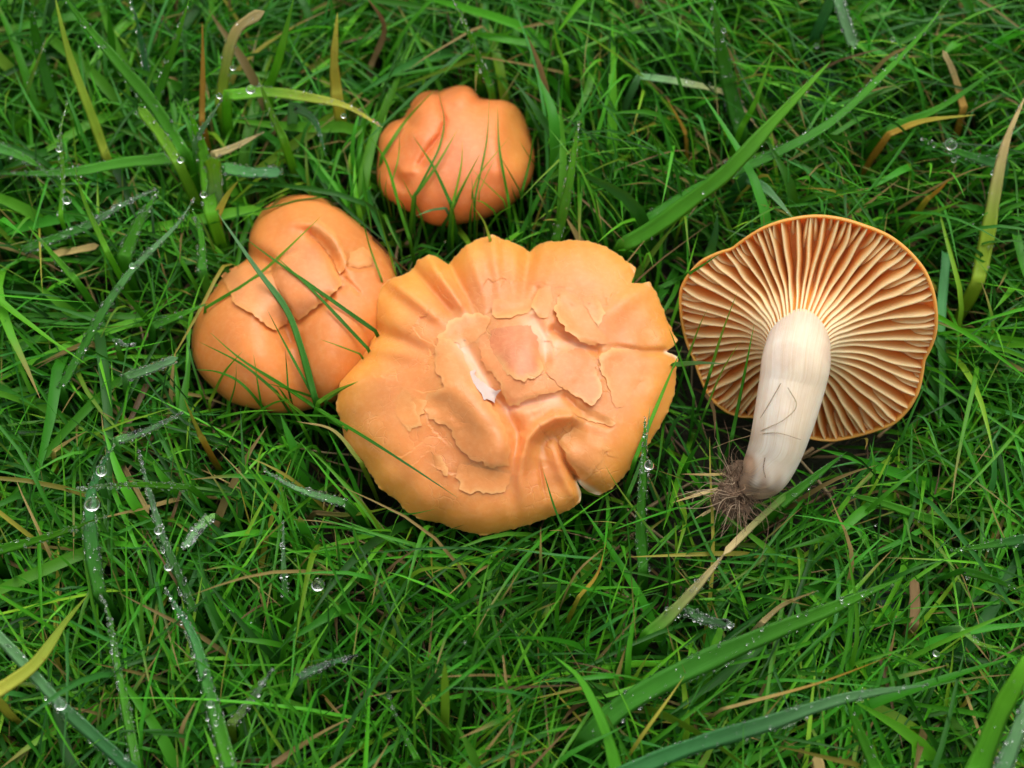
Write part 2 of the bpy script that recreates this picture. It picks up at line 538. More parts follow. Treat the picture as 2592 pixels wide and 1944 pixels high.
# ---------------------------------------------------------------- broad flat cap with cracked, peeling skin
Z1 = lambda x, y: (820 + np.asarray(x) / 2.0234, 560 + np.asarray(y) / 2.0234)
O1 = [(65,960),(72,890),(90,810),(140,760),(190,690),(235,645),(262,580),(258,520),(275,470),(275,400),(300,330),(350,295),(430,270),(465,235),(480,205),(540,172),(590,190),(640,225),(680,175),(730,125),(800,90),(870,72),(915,95),(980,115),(1055,160),(1085,130),(1140,105),(1190,108),(1240,100),(1330,102),(1410,120),(1480,155),(1540,200),(1595,240),(1590,280),(1570,318),(1620,322),(1665,310),(1700,370),(1730,440),(1755,510),(1790,580),(1812,612),(1778,648),(1752,664),(1760,672),(1800,688),(1812,705),(1800,780),(1795,870),(1765,960),(1730,1030),(1680,1110),(1600,1220),(1530,1310),(1470,1370),(1410,1402),(1350,1385),(1312,1352),(1272,1296),(1300,1345),(1318,1390),(1310,1440),(1240,1485),(1190,1500),(1110,1530),(1000,1565),(900,1590),(820,1608),(740,1590),(660,1570),(590,1540),(510,1530),(430,1490),(370,1420),(290,1370),(240,1290),(200,1230),(140,1170),(105,1110),(95,1040)]
C1 = (960., 830.)
n1 = Noise(16, 11, .004, .016)
n1b = Noise(16, 12, .02, .05)
CR1 = []
_r = np.random.default_rng(17)
for _ in range(64):
    a0, q0 = _r.uniform(0, 6.28), _r.uniform(.3, .74)
    radial = _r.random() < .3
    pts_ = []
    for k_ in range(_r.integers(4, 9)):
        a_ = a0 + (k_ * .022 * 1.2 / q0 if not radial else _r.normal(0, .012)); q_ = q0 + (_r.normal(0, .012) if not radial else k_ * .022)
        if q_ > .95: break
        pts_.append((C1[0] + 860 * q_ * math.cos(a_), C1[1] + 740 * q_ * math.sin(a_)))
    if len(pts_) > 2: CR1.append((pts_, _r.uniform(.05, .15)))
def cracks(x, y):
    """hairline splits in the skin: one lip proud of the other"""
    z = np.zeros(np.shape(x))
    for pts_, am in CR1:
        p_ = np.array(pts_)
        m = (x > p_[:, 0].min() - 90) & (x < p_[:, 0].max() + 90) & (y > p_[:, 1].min() - 90) & (y < p_[:, 1].max() + 90)
        if not m.any(): continue
        xs, ys = x[m], y[m]
        d = np.full(xs.shape, 1e9); sd_ = np.zeros(xs.shape)
        for (a, b), (c, e) in zip(pts_[:-1], pts_[1:]):
            l2 = (c - a) ** 2 + (e - b) ** 2 + 1e-9
            t = np.clip(((xs - a) * (c - a) + (ys - b) * (e - b)) / l2, 0, 1)
            dd = np.hypot(xs - a - t * (c - a), ys - b - t * (e - b))
            g = dd < d
            d = np.where(g, dd, d); sd_ = np.where(g, (xs - a) * (e - b) - (ys - b) * (c - a), sd_)
        z[m] += am * np.where(sd_ > 0, np.exp(-d / 26), -.5 * np.exp(-d / 10))
    return z
def ang(x, y): return math.atan2(y - C1[1], x - C1[0]) % (2 * np.pi)
def H1(x, y, rho, th):
    z = 19.5 + 5.5 * (1 - rho ** 2.0)
    # rolled-down margin, tighter on the left and front
    roll = .5 + .5 * np.cos(th - math.radians(135))
    z = z - (1.0 + 2.6 * roll) * np.clip((rho - (.86 - .1 * roll)) / (.14 + .1 * roll), 0, 1) ** 2.4
    e = sst(.45, 1., rho)
    for (vx, vy, dep, wd) in [(640,225,2.4,.06),(465,250,1.2,.05),(1055,160,2.2,.08),(300,330,.9,.07),(258,560,2.0,.07),(915,95,.5,.05),(190,700,1.2,.08),(590,1540,.8,.07),(1165,105,.5,.05)]:
        d = (th - ang(vx, vy) + np.pi) % (2 * np.pi) - np.pi
        z = z - dep * e * np.exp(-(d / wd) ** 2)
    for (vx, vy, dep, wd) in [(740,130,1.3,.07),(860,80,1.0,.06),(540,175,1.4,.05),(340,300,1.0,.06),(1330,102,.8,.15),(1640,330,.9,.07)]:
        d = (th - ang(vx, vy) + np.pi) % (2 * np.pi) - np.pi
        z = z + dep * e * np.exp(-(d / wd) ** 2)
    z = z + ridge([(560,240),(700,420)], x, y, .8, 40) + ridge([(380,330),(560,470)], x, y, .7, 40) - ridge([(470,260),(640,450)], x, y, .7, 28)
    z = z + ridge([(980,600),(1000,720)], x, y, 1.6, 150)
    # swollen plate on the left and the groove on its right
    z = z + ridge([(640,760),(780,960),(890,1160)], x, y, 2.6, 120)
    z = z - vridge([(700,600),(790,760),(860,880),(930,970),(980,1080),(988,1180),(975,1300),(985,1480),(990,1560)], [.6,1.7,1.9,1.8,2.0,1.7,1.1,.5,0], x, y, 46)
    # curled ridge and the hollow fan below it
    z = z + vridge([(1020,1540),(1005,1400),(1000,1300),(1015,1210),(1045,1120),(1105,1055),(1185,1010),(1270,1003),(1340,1030)], [0,.7,1.3,1.9,2.2,2.2,2.0,1.5,0], x, y, 36)
    z = z - vridge([(1110,1220),(1125,1150),(1180,1100),(1260,1085),(1350,1110)], [.5,1.2,1.5,1.3,0], x, y, 70) - ridge([(1130,1150),(1190,1330)], x, y, 1.3, 110)
    z = z - vridge([(1095,1170),(1105,1270),(1120,1360),(1140,1450)], [0,.6,.5,0], x, y, 12)
    z = z - vridge([(1190,1110),(1232,1225),(1285,1310)], [.2,1.3,1.8], x, y, 14)
    z = z + ridge([(1160,1150),(1215,1290),(1290,1400)], x, y, .9, 34)
    z = z - ridge([(1310,1330),(1390,1385)], x, y, 1.6, 60)
    z = z - vridge([(900,940),(1000,945),(1080,925),(1240,890)], [0,.7,.9,0], x, y, 26)
    z = z - ridge([(1075,510),(1125,600),(1130,720)], x, y, 1.3, 36) - ridge([(1180,560),(1280,630),(1390,665)], x, y, 1.2, 30)
    z = z - vridge([(1380,660),(1500,645),(1640,668),(1740,668)], [0,.5,.6,.9], x, y, 20)
    z = z - ridge([(1240,900),(1330,990),(1450,1040)], x, y, .7, 22) - ridge([(860,470),(1040,440),(1090,350)], x, y, .6, 22)
    z = z + .35 * n1(x, y) * (1 - rho ** 4) + .07 * n1b(x, y) + cracks(np.asarray(x), np.asarray(y))
    return z
def H1f(x, y):
    x = np.asarray(x, float); y = np.asarray(y, float)
    th = np.arctan2(y - C1[1], x - C1[0]) % (2 * np.pi)
    t, r = RO1
    return H1(x, y, np.minimum(np.hypot(x - C1[0], y - C1[1]) / np.interp(th, t, r, period=2 * np.pi), 1.0), th)
RO1 = polar_outline(O1, C1, 1000)
RO1 = (RO1[0], smooth_ring(RO1[1], 35))
ORANGE = np.array([.78, .285, .080]); YEL = np.array([.80, .335, .058]); PINK = np.array([.66, .245, .13]); CREAM = np.array([.92, .70, .52])
def K1(x, y, rho, th):
    e = sst(.66, 1., rho)[..., None]
    c = ORANGE * (1 - e) + YEL * e
    u = ridge([(980,600),(1000,720)], x, y, .55, 200)[..., None]
    c = c * (1 - u) + np.array([.79, .32, .13]) * u
    # pale flesh where the skin has torn away
    w = ridge([(1060,520),(1120,610),(1140,650)], x, y, .75, 42)[..., None] + ridge([(700,640),(760,740),(850,880)], x, y, .8, 34)[..., None] + ridge([(1200,620),(1330,650)], x, y, .5, 26)[..., None]
    w = w + ridge([(940,960),(1180,910)], x, y, .45, 30)[..., None]
    w = np.clip(w, 0, 1)
    c = c * (1 - w) + np.array([.90, .58, .40]) * w
    f = ridge([(1120,1180),(1180,1120),(1260,1090)], x, y, .4, 80)[..., None]
    c = c * (1 - f) + np.array([.74, .32, .06]) * f
    tear = ridge([(1310,1335),(1405,1398)], x, y, .9, 14)[..., None] + ridge([(1750,668),(1810,695)], x, y, .8, 10)[..., None] + ridge([(1300,1340),(1318,1440)], x, y, .7, 9)[..., None]
    tear = np.clip(tear, 0, 1)
    c = c * (1 - tear) + np.array([.93, .74, .5]) * tear
    return c * (1 + .05 * n1(x, y)[..., None])
def K1f(x, y):
    th = np.arctan2(y - C1[1], x - C1[0]) % (2 * np.pi)
    return K1(x, y, np.hypot(x - C1[0], y - C1[1]) / np.interp(th, *RO1, period=2 * np.pi), th)
root1 = empty('mushroom', P(np.array(1296.), np.array(985.), np.array(0.)))
tag(root1, 'broad flat orange mushroom cap with cracked peeling skin and torn wavy rim', 'mushroom')
cap1, _ = pixel_cap('cap', O1, C1, Z1, H1, K1, 1000, 150, 1.3, 13.0, M_SKIN, root1, sm=3, jag=.0022)
FL = [
 # polygon, thickness, edge curl, side that has come free, its lift, colour
 ([(590,600),(650,600),(700,660),(735,740),(770,830),(850,930),(905,1010),(940,1090),(955,1180),(945,1250),(850,1258),(790,1232),(720,1192),(680,1140),(640,1052),(570,1030),(512,960),(525,890),(620,850),(590,790),(562,710),(570,640)], .38, .14, None, 0, (.76,.30,.085)),
 ([(700,1225),(790,1240),(850,1262),(945,1258),(958,1310),(925,1388),(860,1400),(810,1385),(760,1395),(700,1380),(680,1310)], .2, .08, (-.2,1), .15, (.78,.325,.085)),
 ([(830,545),(790,640),(830,760),(890,800),(905,880),(950,945),(1030,920),(1100,890),(1170,880),(1225,865),(1200,830),(1130,790),(1085,780),(1000,780),(930,750),(860,660)], .45, .15, (-.3,1), .5, (.80,.32,.12)),
 ([(860,560),(905,500),(990,492),(1050,520),(1090,590),(1110,680),(1120,760),(1085,800),(1020,815),(960,800),(920,760),(880,700),(850,640)], .55, -.1, (.1,1), .8, (.66,.225,.105)),
 ([(1150,690),(1200,665),(1290,650),(1340,665),(1370,710),(1400,800),(1430,850),(1425,900),(1370,945),(1310,910),(1260,875),(1200,840),(1150,790),(1135,740)], .4, .12, (.5,1), .6, (.76,.28,.10)),
 ([(1175,450),(1210,360),(1270,375),(1340,420),(1370,480),(1410,550),(1470,600),(1430,635),(1360,640),(1290,600),(1240,555),(1200,510)], .4, .1, (-1,.75), 1.4, (.79,.34,.11)),
 ([(1405,690),(1480,650),(1600,660),(1660,700),(1640,780),(1590,870),(1530,960),(1475,930),(1460,850),(1420,760)], .2, .06, (-1,-.4), .25, (.78,.33,.105)),
 ([(590,600),(640,510),(720,480),(800,470),(850,500),(820,560),(780,620),(740,680),(690,630)], .22, .08, (-.4,-1), .2, (.80,.35,.11)),
 ([(862,400),(960,385),(1060,378),(1075,430),(1040,470),(960,490),(900,490),(862,470)], .2, .08, (0,1), .25, (.80,.36,.12)),
 ([(1090,360),(1130,330),(1190,350),(1165,420),(1150,500),(1110,500),(1060,440)], .2, .08, (-1,.2), .2, (.80,.37,.14)),
 ([(1200,1120),(1280,1060),(1400,1100),(1480,1110),(1440,1190),(1380,1280),(1330,1330),(1260,1250)], .25, .06, (-1,.3), .3, (.78,.33,.095)),
 ([(1250,930),(1350,970),(1450,1000),(1490,1030),(1450,1045),(1380,1030),(1290,1000)], .2, .06, (0,1), .15, (.81,.36,.12)),
 ([(340,900),(420,870),(470,940),(500,1040),(440,1080),(380,1010)], .12, .05, (1,.3), .15, (.79,.34,.085)),
 ([(540,1185),(610,1215),(640,1300),(610,1290),(560,1240)], .2, .1, (1,-.3), .2, (.79,.34,.085)),
 ([(1300,380),(1400,400),(1440,480),(1400,540),(1340,440)], .15, .06, (1,.4), .2, (.80,.36,.11)),
 ([(430,960),(470,890),(520,930),(510,980),(470,1000)], .15, .08, (1,.1), .2, (.79,.34,.085)),
]
for i, (pl, t0, lf, dr, dk, cc) in enumerate(FL):
    o = flake(pl, Z1, H1f, M_FLAKE, cap1, t0 * .75, lf * .8, dr, dk * .85, jit=7, cen=np.array(cc) * [.98, .86, .74], edge=(.88, .46, .16), own=K1f, ownf=.25 if i == 3 else .35 if i in (2, 4) else .7, seed=i + 1, ew=40 if t0 > .5 else 22)
    if i == 3: o['label'] = 'reddish raised plate of skin at the centre of the cap'
    if i == 5: o['label'] = 'peeling skin flake curled up to show its cream underside'
# ragged white flesh where the skin ripped beside the groove
o = flake([(742,770),(772,768),(800,815),(835,840),(872,862),(905,868),(885,905),(875,930),(842,918),(795,872),(760,828)], Z1, H1f, M_STEM, cap1, .9, .4, (.7,-.3), .8, jit=8, cen=(.60,.47,.42), edge=(.66,.54,.49), spacing=10, seed=77, name='torn_flesh')
o['label'] = 'ragged tongue of white flesh where the skin tore'
stc = lambda t, a, V: np.array([.82, .66, .45]) * (1 - .5 * (1 - sst(0, .25, t))[:, None]) + 0 * a[:, None]
def simple_stem(parent, px, py, ztop, r, seed):
    top = P(np.array(float(px)), np.array(float(py)), np.array(ztop))
    b = np.array([top[0] + 2, top[1] - 1, -2.])
    pts = np.array([b, b * .6 + top * .4 + [1, 0, 0], b * .2 + top * .8, top])
    return tube('stem', pts, np.array([r * .7, r * .85, r, r * 1.3]), M_STEM, parent, stc, 28, 24, .05, seed)
simple_stem(root1, 1296, 985, 15.5, 6.0, 21)
CAPS.append((np.stack(Z1(*np.array(O1).T), 1), lambda sx, sy: H1f((sx - 820) * 2.0234, (sy - 560) * 2.0234)))

# ---------------------------------------------------------------- folded two-lobed cap tucked under the broad one
Z2 = lambda x, y: (460 + np.asarray(x) / 2.675, 460 + np.asarray(y) / 2.675)
O2 = [(455,480),(458,380),(485,290),(560,180),(680,112),(800,88),(930,105),(1060,180),(1200,290),(1310,400),(1400,500),(1450,610),(1470,720),(1440,850),(1380,1000),(1300,1180),(1200,1350),(1050,1480),(900,1530),(750,1560),(600,1558),(480,1530),(330,1490),(220,1400),(120,1290),(75,1180),(70,1050),(95,930),(150,820),(220,730),(290,640),(380,572),(440,530)]
C2 = (760., 840.)
RO2 = polar_outline(O2, C2, 500)
n2 = Noise(14, 31, .003, .012)
def H2(x, y, rho, th):
    z = 10.5 + 10.0 * np.clip(1 - rho ** 2.6, 0, 1) ** .55
    z = z - ridge([(470,500),(560,545)], x, y, 3.5, 70) - ridge([(700,960),(770,1180),(820,1450)], x, y, 2.6, 120)
    z = z - ridge([(700,980),(740,1080)], x, y, 1.0, 40)
    z = z + ridge([(760,240),(950,260),(1080,370)], x, y, 1.0, 110) + ridge([(300,1000),(420,1150)], x, y, 1.4, 200) + ridge([(1050,1000),(1000,1200)], x, y, 1.0, 170)
    z = z - ridge([(880,370),(1000,480),(1060,600),(1090,700)], x, y, .9, 45) - ridge([(1000,780),(800,950)], x, y, .8, 40)
    z = z - ridge([(1130,570),(1200,590),(1290,570)], x, y, .5, 16) - ridge([(1110,660),(1200,750)], x, y, .4, 16)
    z = z + vridge([(640,330),(760,270),(900,290),(1020,380),(1085,500),(1110,620)], [0,.4,.8,1.0,.8,0], x, y, 38) - vridge([(720,330),(860,345),(960,430),(1030,540),(1075,640)], [0,.5,.9,.9,.3], x, y, 36)
    z = z + ridge([(700,560),(860,700)], x, y, .7, 170) - vridge([(600,545),(615,640),(680,790),(740,890)], [.9,.5,.4,.3], x, y, 26)
    return z + .4 * n2(x, y)
RS2 = smooth_ring(smooth_ring(RO2[1], 108), 108)
def H2f(x, y):
    x = np.asarray(x, float); y = np.asarray(y, float)
    th = np.arctan2(y - C2[1], x - C2[0]) % (2 * np.pi)
    q = np.hypot(x - C2[0], y - C2[1]); q1 = q / np.interp(th, *RO2, period=2 * np.pi); q2 = q / np.interp(th, RO2[0], RS2, period=2 * np.pi)
    k_ = sst(.55, 1., q1)
    return H2(x, y, np.clip(q2 * (1 - k_) + q1 * k_, 0, .999), th)
def K2(x, y, rho, th):
    c = np.array([.77, .255, .052]) + 0 * rho[..., None]
    u = ridge([(700,700),(900,500)], x, y, .5, 330)[..., None]
    c = c * (1 - u) + np.array([.78, .27, .075]) * u
    return c * (1 + .05 * n2(x, y)[..., None])
root2 = empty('mushroom', P(np.array(745.), np.array(790.), np.array(0.)))
tag(root2, 'smooth deep orange mushroom with a notched folded cap tucked under the broad cap', 'mushroom')
cap2, _ = pixel_cap('cap', O2, C2, Z2, H2, K2, 500, 90, 1.6, 8.0, M_SKIN2, root2, sm=13, soft=90)
for i, (pl, t0, lf, dr, dk, cc) in enumerate([
 ([(600,560),(640,440),(720,360),(840,365),(940,440),(1010,530),(1060,640),(1088,700),(1000,770),(900,860),(790,940),(770,910),(740,880),(680,780),(630,680)], .6, .12, (1,.7), .7, (.78,.285,.085)),
 ([(265,640),(300,600),(390,572),(480,560),(590,562),(618,650),(670,790),(730,890),(710,960),(640,1010),(560,960),(470,890),(360,830),(310,720)], .5, .15, (-.6,.8), .6, (.81,.325,.11)),
 ([(860,330),(930,260),(1010,310),(1085,420),(1112,520),(1110,590),(1070,620),(1010,510),(950,430)], .3, .08, None, 0, (.80,.31,.08)),
 ([(1140,480),(1230,440),(1290,500),(1290,565),(1200,585),(1130,570)], .2, .06, None, 0, (.82,.34,.10))]):
    flake(pl, Z2, H2f, M_FLAKE, cap2, t0, lf, dr, dk, jit=5, cen=np.array(cc) * [.97, .88, .8], edge=(.85,.37,.09), seed=30 + i, spacing=20)
simple_stem(root2, 745, 790, 10.5, 5.0, 22)
CAPS.append((np.stack(Z2(*np.array(O2).T), 1), lambda sx, sy: H2f((sx - 460) * 2.675, (sy - 460) * 2.675)))

# ---------------------------------------------------------------- small lobed cap sunk in the grass behind
Z3 = lambda x, y: (900 + np.asarray(x) / 3.95, 180 + np.asarray(y) / 3.95)
O3 = [(820,200),(900,180),(1000,148),(1080,140),(1160,170),(1210,230),(1245,280),(1380,290),(1520,300),(1620,360),(1690,480),(1740,620),(1780,780),(1790,920),(1760,1080),(1690,1200),(1560,1330),(1400,1420),(1200,1490),(1000,1530),(780,1540),(680,1490),(580,1420),(400,1330),(280,1240),(220,1120),(215,1000),(225,850),(235,650),(300,560),(370,505),(480,480),(530,380),(570,300),(640,230),(720,200)]
C3 = (1000., 840.)
RO3 = polar_outline(O3, C3, 500)
n3 = Noise(14, 41, .002, .008)
def H3(x, y, rho, th):
    z = 11.5 + 11.0 * np.clip(1 - rho ** 2.4, 0, 1) ** .55
    z = z - ridge([(815,200),(835,330),(890,500),(850,640),(750,760),(650,930)], x, y, 1.0, 42)
    z = z - vridge([(810,190),(835,330),(895,490),(850,640),(750,760),(640,930)], [.2,.6,.9,.6,.4,0], x, y, 19)
    z = z + ridge([(700,450),(640,620)], x, y, 1.2, 140) + ridge([(1080,220),(1040,300)], x, y, 1.3, 110)
    z = z - ridge([(1260,300),(1130,350),(960,380)], x, y, .8, 70) + ridge([(1420,330),(1400,640),(1430,1000)], x, y, .9, 110)
    z = z - ridge([(1590,500),(1600,800)], x, y, .8, 110) - ridge([(400,1050),(480,1150)], x, y, 1.0, 70) + ridge([(470,1010),(560,1000)], x, y, .6, 50)
    z = z - ridge([(500,560),(400,760),(250,900)], x, y, .6, 60)
    return z + .25 * n3(x, y)
RS3 = smooth_ring(smooth_ring(RO3[1], 108), 108)
def H3f(x, y):
    x = np.asarray(x, float); y = np.asarray(y, float)
    th = np.arctan2(y - C3[1], x - C3[0]) % (2 * np.pi)
    q = np.hypot(x - C3[0], y - C3[1]); q1 = q / np.interp(th, *RO3, period=2 * np.pi); q2 = q / np.interp(th, RO3[0], RS3, period=2 * np.pi)
    k_ = sst(.55, 1., q1)
    return H3(x, y, np.clip(q2 * (1 - k_) + q1 * k_, 0, .999), th)
def K3(x, y, rho, th):
    c = np.array([.81, .235, .055]) + 0 * rho[..., None]
    u = ridge([(1000,500),(1000,750)], x, y, .6, 300)[..., None]
    c = c * (1 - u) + np.array([.82, .26, .095]) * u
    w = ridge([(1600,450),(1650,900)], x, y, .5, 150)[..., None]
    c = c * (1 - w) + np.array([.80, .36, .06]) * w
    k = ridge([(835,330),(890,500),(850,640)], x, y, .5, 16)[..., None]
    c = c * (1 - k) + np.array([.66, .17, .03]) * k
    return c * (1 + .05 * n3(x, y)[..., None])
root3 = empty('mushroom', P(np.array(1150.), np.array(400.), np.array(0.)))
tag(root3, 'small reddish orange mushroom with a lumpy domed cap half hidden by upright grass', 'mushroom')
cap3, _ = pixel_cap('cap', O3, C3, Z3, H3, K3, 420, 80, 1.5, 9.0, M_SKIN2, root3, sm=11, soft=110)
simple_stem(root3, 1150, 400, 11.5, 4.2, 23)
CAPS.append((np.stack(Z3(*np.array(O3).T), 1), lambda sx, sy: H3f((sx - 900) * 3.95, (sy - 180) * 3.95)))

# ---------------------------------------------------------------- upturned mushroom showing its gills
O4 = np.array([(690,105),(780,95),(900,103),(1040,140),(1170,195),(1280,285),(1350,370),(1390,470),(1405,570),(1400,680),(1375,755),(1343,815),(1332,900),(1310,985),(1265,1060),(1190,1135),(1090,1175),(990,1205),(890,1222),(800,1210),(740,1190),(640,1160),(540,1110),(480,1095),(430,1098),(350,1070),(270,1000),(225,910),(190,820),(150,740),(130,660),(120,560),(122,460),(150,400),(220,320),(300,280),(380,255),(450,200),(540,145),(620,118)], float)
O4 = np.stack([1660 + O4[:, 0] / 1.974, 500 + O4[:, 1] / 1.974], 1)
TILT = math.radians(17)
lean = unit(np.array([-U * 0.97 - RT * 0.24])).ravel()
Cc = P(np.array(2028.), np.array(826.), np.array(22.))
vdir = unit(CAM - Cc)
N4 = unit(vdir * math.cos(TILT) + lean * math.sin(TILT))
E1 = unit(RT - N4 * (RT @ N4)); E2 = np.cross(N4, E1)
d = rays(O4[:, 0], O4[:, 1])
t = ((Cc - CAM) @ N4) / (d @ N4)
q = CAM + t[:, None] * d - Cc
pa = np.stack([q @ E1, q @ E2], 1)
A4 = 520
T4, R4 = polar_outline(pa, (0, 0), A4)
R4 = smooth_ring(R4, 9)
def S4(th, rho, h):
    r = np.interp(th % (2 * np.pi), T4, R4, period=2 * np.pi)
    # near the stem the gills settle into a round collar
    rs = rho * r * sst(.15, .5, rho) + rho * 23.0 * (1 - sst(.15, .5, rho))
    return Cc + (rs * np.cos(th))[..., None] * E1 + (rs * np.sin(th))[..., None] * E2 + np.asarray(h)[..., None] * N4
def he(rho): return 10.5 * np.exp(-(np.maximum(rho, .2) - .23) / .135) + 1.1 * np.sin(np.pi * np.clip(rho, 0, 1)) + .2
def dep(rho): return .25 + (1.0 + 2.5 * (.6 * sst(1.0, .9, rho) + .4 * sst(.95, .6, rho))) * sst(.2, .42, rho)
root4 = empty('mushroom', Cc + np.array([0, 0, -23.]))
tag(root4, 'uprooted mushroom lying gills up with an orange gilled underside and pale stem', 'mushroom')
rho_in = np.concatenate([np.linspace(.1, .93, 44), [.95, .965, .975]])
prof = [(r, float(he(r) - dep(r))) for r in rho_in] + [(.981, .1), (.988, .35), (1.0, .35), (1.006, -.1), (1.006, -.6), (.998, -1.2)]
prof += [(r, -1.2 - 9.5 * (1 - (r / .998) ** 2) ** .6) for r in np.linspace(.985, .02, 24)]
pr = np.array(prof)
TH4 = np.repeat(T4[None], len(pr), 0)
RH = np.repeat(pr[:, :1], A4, 1)
wav = .5 * np.sin(3 * TH4 + 1) * sst(.5, 1, RH) + .35 * np.sin(7 * TH4) * sst(.7, 1, RH)
V = S4(TH4, RH, np.repeat(pr[:, 1:], A4, 1) + wav).reshape(-1, 3)
k = len(rho_in)
cc4 = np.tile(np.array([.78, .24, .035]), (len(pr), 1))
cc4[:k] = np.array([.84, .27, .03])
cc4[k:k + 6] = np.array([.84, .36, .07])
cap4 = mesh('cap', V, [ring_quads(len(pr), A4, True)], M_SKIN2, None, np.repeat(cc4, A4, 0))
adopt(cap4, root4)
wv = lambda th, rho: .5 * np.sin(3 * th + 1) * sst(.5, 1, rho) + .35 * np.sin(7 * th) * sst(.7, 1, rho)
EDGE_C = np.array([.92, .66, .34]); FACE_C = np.array([.90, .46, .14]); DEEP_C = np.array([.86, .30, .045])  # deep orange of the gill roots paints in light bounced between gills
def gill(th0, r0, r1, seed, ds=1.0):
    rr = np.random.default_rng(seed)
    n_ = 26 if r1 - r0 > .5 else 12
    rho = np.linspace(r0, r1, n_)
    ph = rr.uniform(0, 6.28, 3); am = rr.normal(0, 1, 3)
    wob = .6 * (.016 * am[0] * np.sin(4 * rho + ph[0]) + .011 * am[1] * np.sin(9 * rho + ph[1]) + .006 * am[2] * np.sin(19 * rho + ph[2]))
    th = th0 + wob
    ed = sst(r0 - .02, r0 + (.16 if ds < 1 else .02), rho) if ds < 1 else np.ones(n_)
    h1 = he(rho) + wv(th, rho); h0 = h1 - dep(rho) - .2
    h1 = h0 + (h1 - h0) * (ed * ds + .02)
    r_mm = np.maximum(rho, .22) * 23
    te = (.07 + .05 * rr.random()) * sst(1.02, .9, rho) + .07
    tb = te + .58 * np.minimum(1, dep(rho) / 3.) * sst(.2, .6, rho)
    sway = -.75 * np.cos(th0) + .12 * np.sin(12 * rho + ph[1])
    rings = []
    for (off, hh) in ((-tb, h0), (-(te + tb) * .5, h0 + (h1 - h0) * .55), (-te, h1 - .22), (0 * te, h1), (te, h1 - .22), ((te + tb) * .5, h0 + (h1 - h0) * .55), (tb, h0)):
        f = (hh - h0) / np.maximum(h1 - h0, .05)
        rings.append(S4(th + (off + sway * f * np.minimum(1, dep(rho) / 3)) / r_mm, rho, hh))
    V = np.stack(rings, 1).reshape(-1, 3)
    m_ = 7
    i = np.arange(n_ - 1)[:, None] * m_; j = np.arange(m_ - 1)[None]
    Q = np.stack([i + j, i + j + 1, i + m_ + j + 1, i + m_ + j], -1).reshape(-1, 4)
    ends = np.array([[0, 6, 5, 1], [1, 5, 4, 2], [2, 4, 3, 3]])
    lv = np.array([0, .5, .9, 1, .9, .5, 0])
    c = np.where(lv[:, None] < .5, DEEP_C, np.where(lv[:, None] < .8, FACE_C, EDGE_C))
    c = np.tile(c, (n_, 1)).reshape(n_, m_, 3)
    inn = (1 - sst(.24, .5, rho))[:, None, None]
    c = c * (1 - inn * .7) + np.array([.93, .74, .46]) * inn * .7
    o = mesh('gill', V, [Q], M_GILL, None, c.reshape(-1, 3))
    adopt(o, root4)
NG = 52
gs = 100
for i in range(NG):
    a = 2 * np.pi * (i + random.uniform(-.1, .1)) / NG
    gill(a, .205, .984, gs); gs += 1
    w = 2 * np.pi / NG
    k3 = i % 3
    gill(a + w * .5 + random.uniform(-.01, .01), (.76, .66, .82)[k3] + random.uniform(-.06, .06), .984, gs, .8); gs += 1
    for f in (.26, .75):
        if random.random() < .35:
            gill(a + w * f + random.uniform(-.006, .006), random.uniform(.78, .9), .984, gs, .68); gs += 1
# stem
p_top = Cc + N4 * 7.0
PX = lambda x, y, z: P(np.array(float(x)), np.array(float(y)), np.array(float(z)))
sp = np.array([Cc - N4 * 3, Cc + N4 * 6.5, PX(2010, 915, 32.), PX(1999, 985, 31.5), PX(1981, 1080, 29.5), PX(1960, 1152, 26.5), PX(1930, 1208, 24), PX(1892, 1236, 21.5)])
sr = np.array([7.4, 5.65, 5.75, 5.3, 4.9, 4.5, 3.9, 2.3])
nst = Noise(14, 51, .8, 2.5)
nsp = Noise(16, 53, .25, .9); nsf = Noise(16, 54, 1.0, 3.0)
def K4(t, a, V):
    c = np.array([.87, .79, .67]) + 0 * t[:, None]
    top = (1 - sst(.16, .5, t))[:, None]
    c = c * (1 - top * .7) + np.array([.74, .55, .52]) * top * .7
    y = np.clip(nst(np.cos(a) * 2.2, np.sin(a) * 2.2 + t * 2) * .5, 0, 1)[:, None] * .5
    c = c * (1 - y) + np.array([.84, .62, .33]) * y
    fb = np.clip(nst(np.cos(a) * 9, np.sin(a) * 9 + t * 1.5) * .5, 0, 1)[:, None] * .28
    c = c * (1 - fb) + np.array([.66, .50, .36]) * fb
    bl = np.clip(nsp(V[:, 0] * .8, V[:, 1] * .8) - .75, 0, 1)[:, None] * .35
    c = c * (1 - bl) + np.array([.64, .44, .34]) * bl
    # soil smeared over the lower left flank and the foot
    px, py = project(V)
    d1 = polydist([(1868,1120),(1868,1160),(1880,1195),(1895,1240),(1950,1262)], px, py)
    n_ = nsf(V[:, 0], V[:, 1])
    dirt = np.clip(np.exp(-(d1 / 34) ** 2) * 1.25 + .25 * n_ * np.exp(-(d1 / 60) ** 2) + .35 * sst(.8, 1., t), 0, .92)[:, None]
    c = c * (1 - dirt) + (np.array([.27, .165, .105]) * (1 + .3 * n_[:, None])) * dirt
    return c
stem4 = tube('stem', sp, sr, M_STEM, root4, K4, 96, 150, .05, 52)
stem4['label'] = 'thick cream stem with a soil stained base'
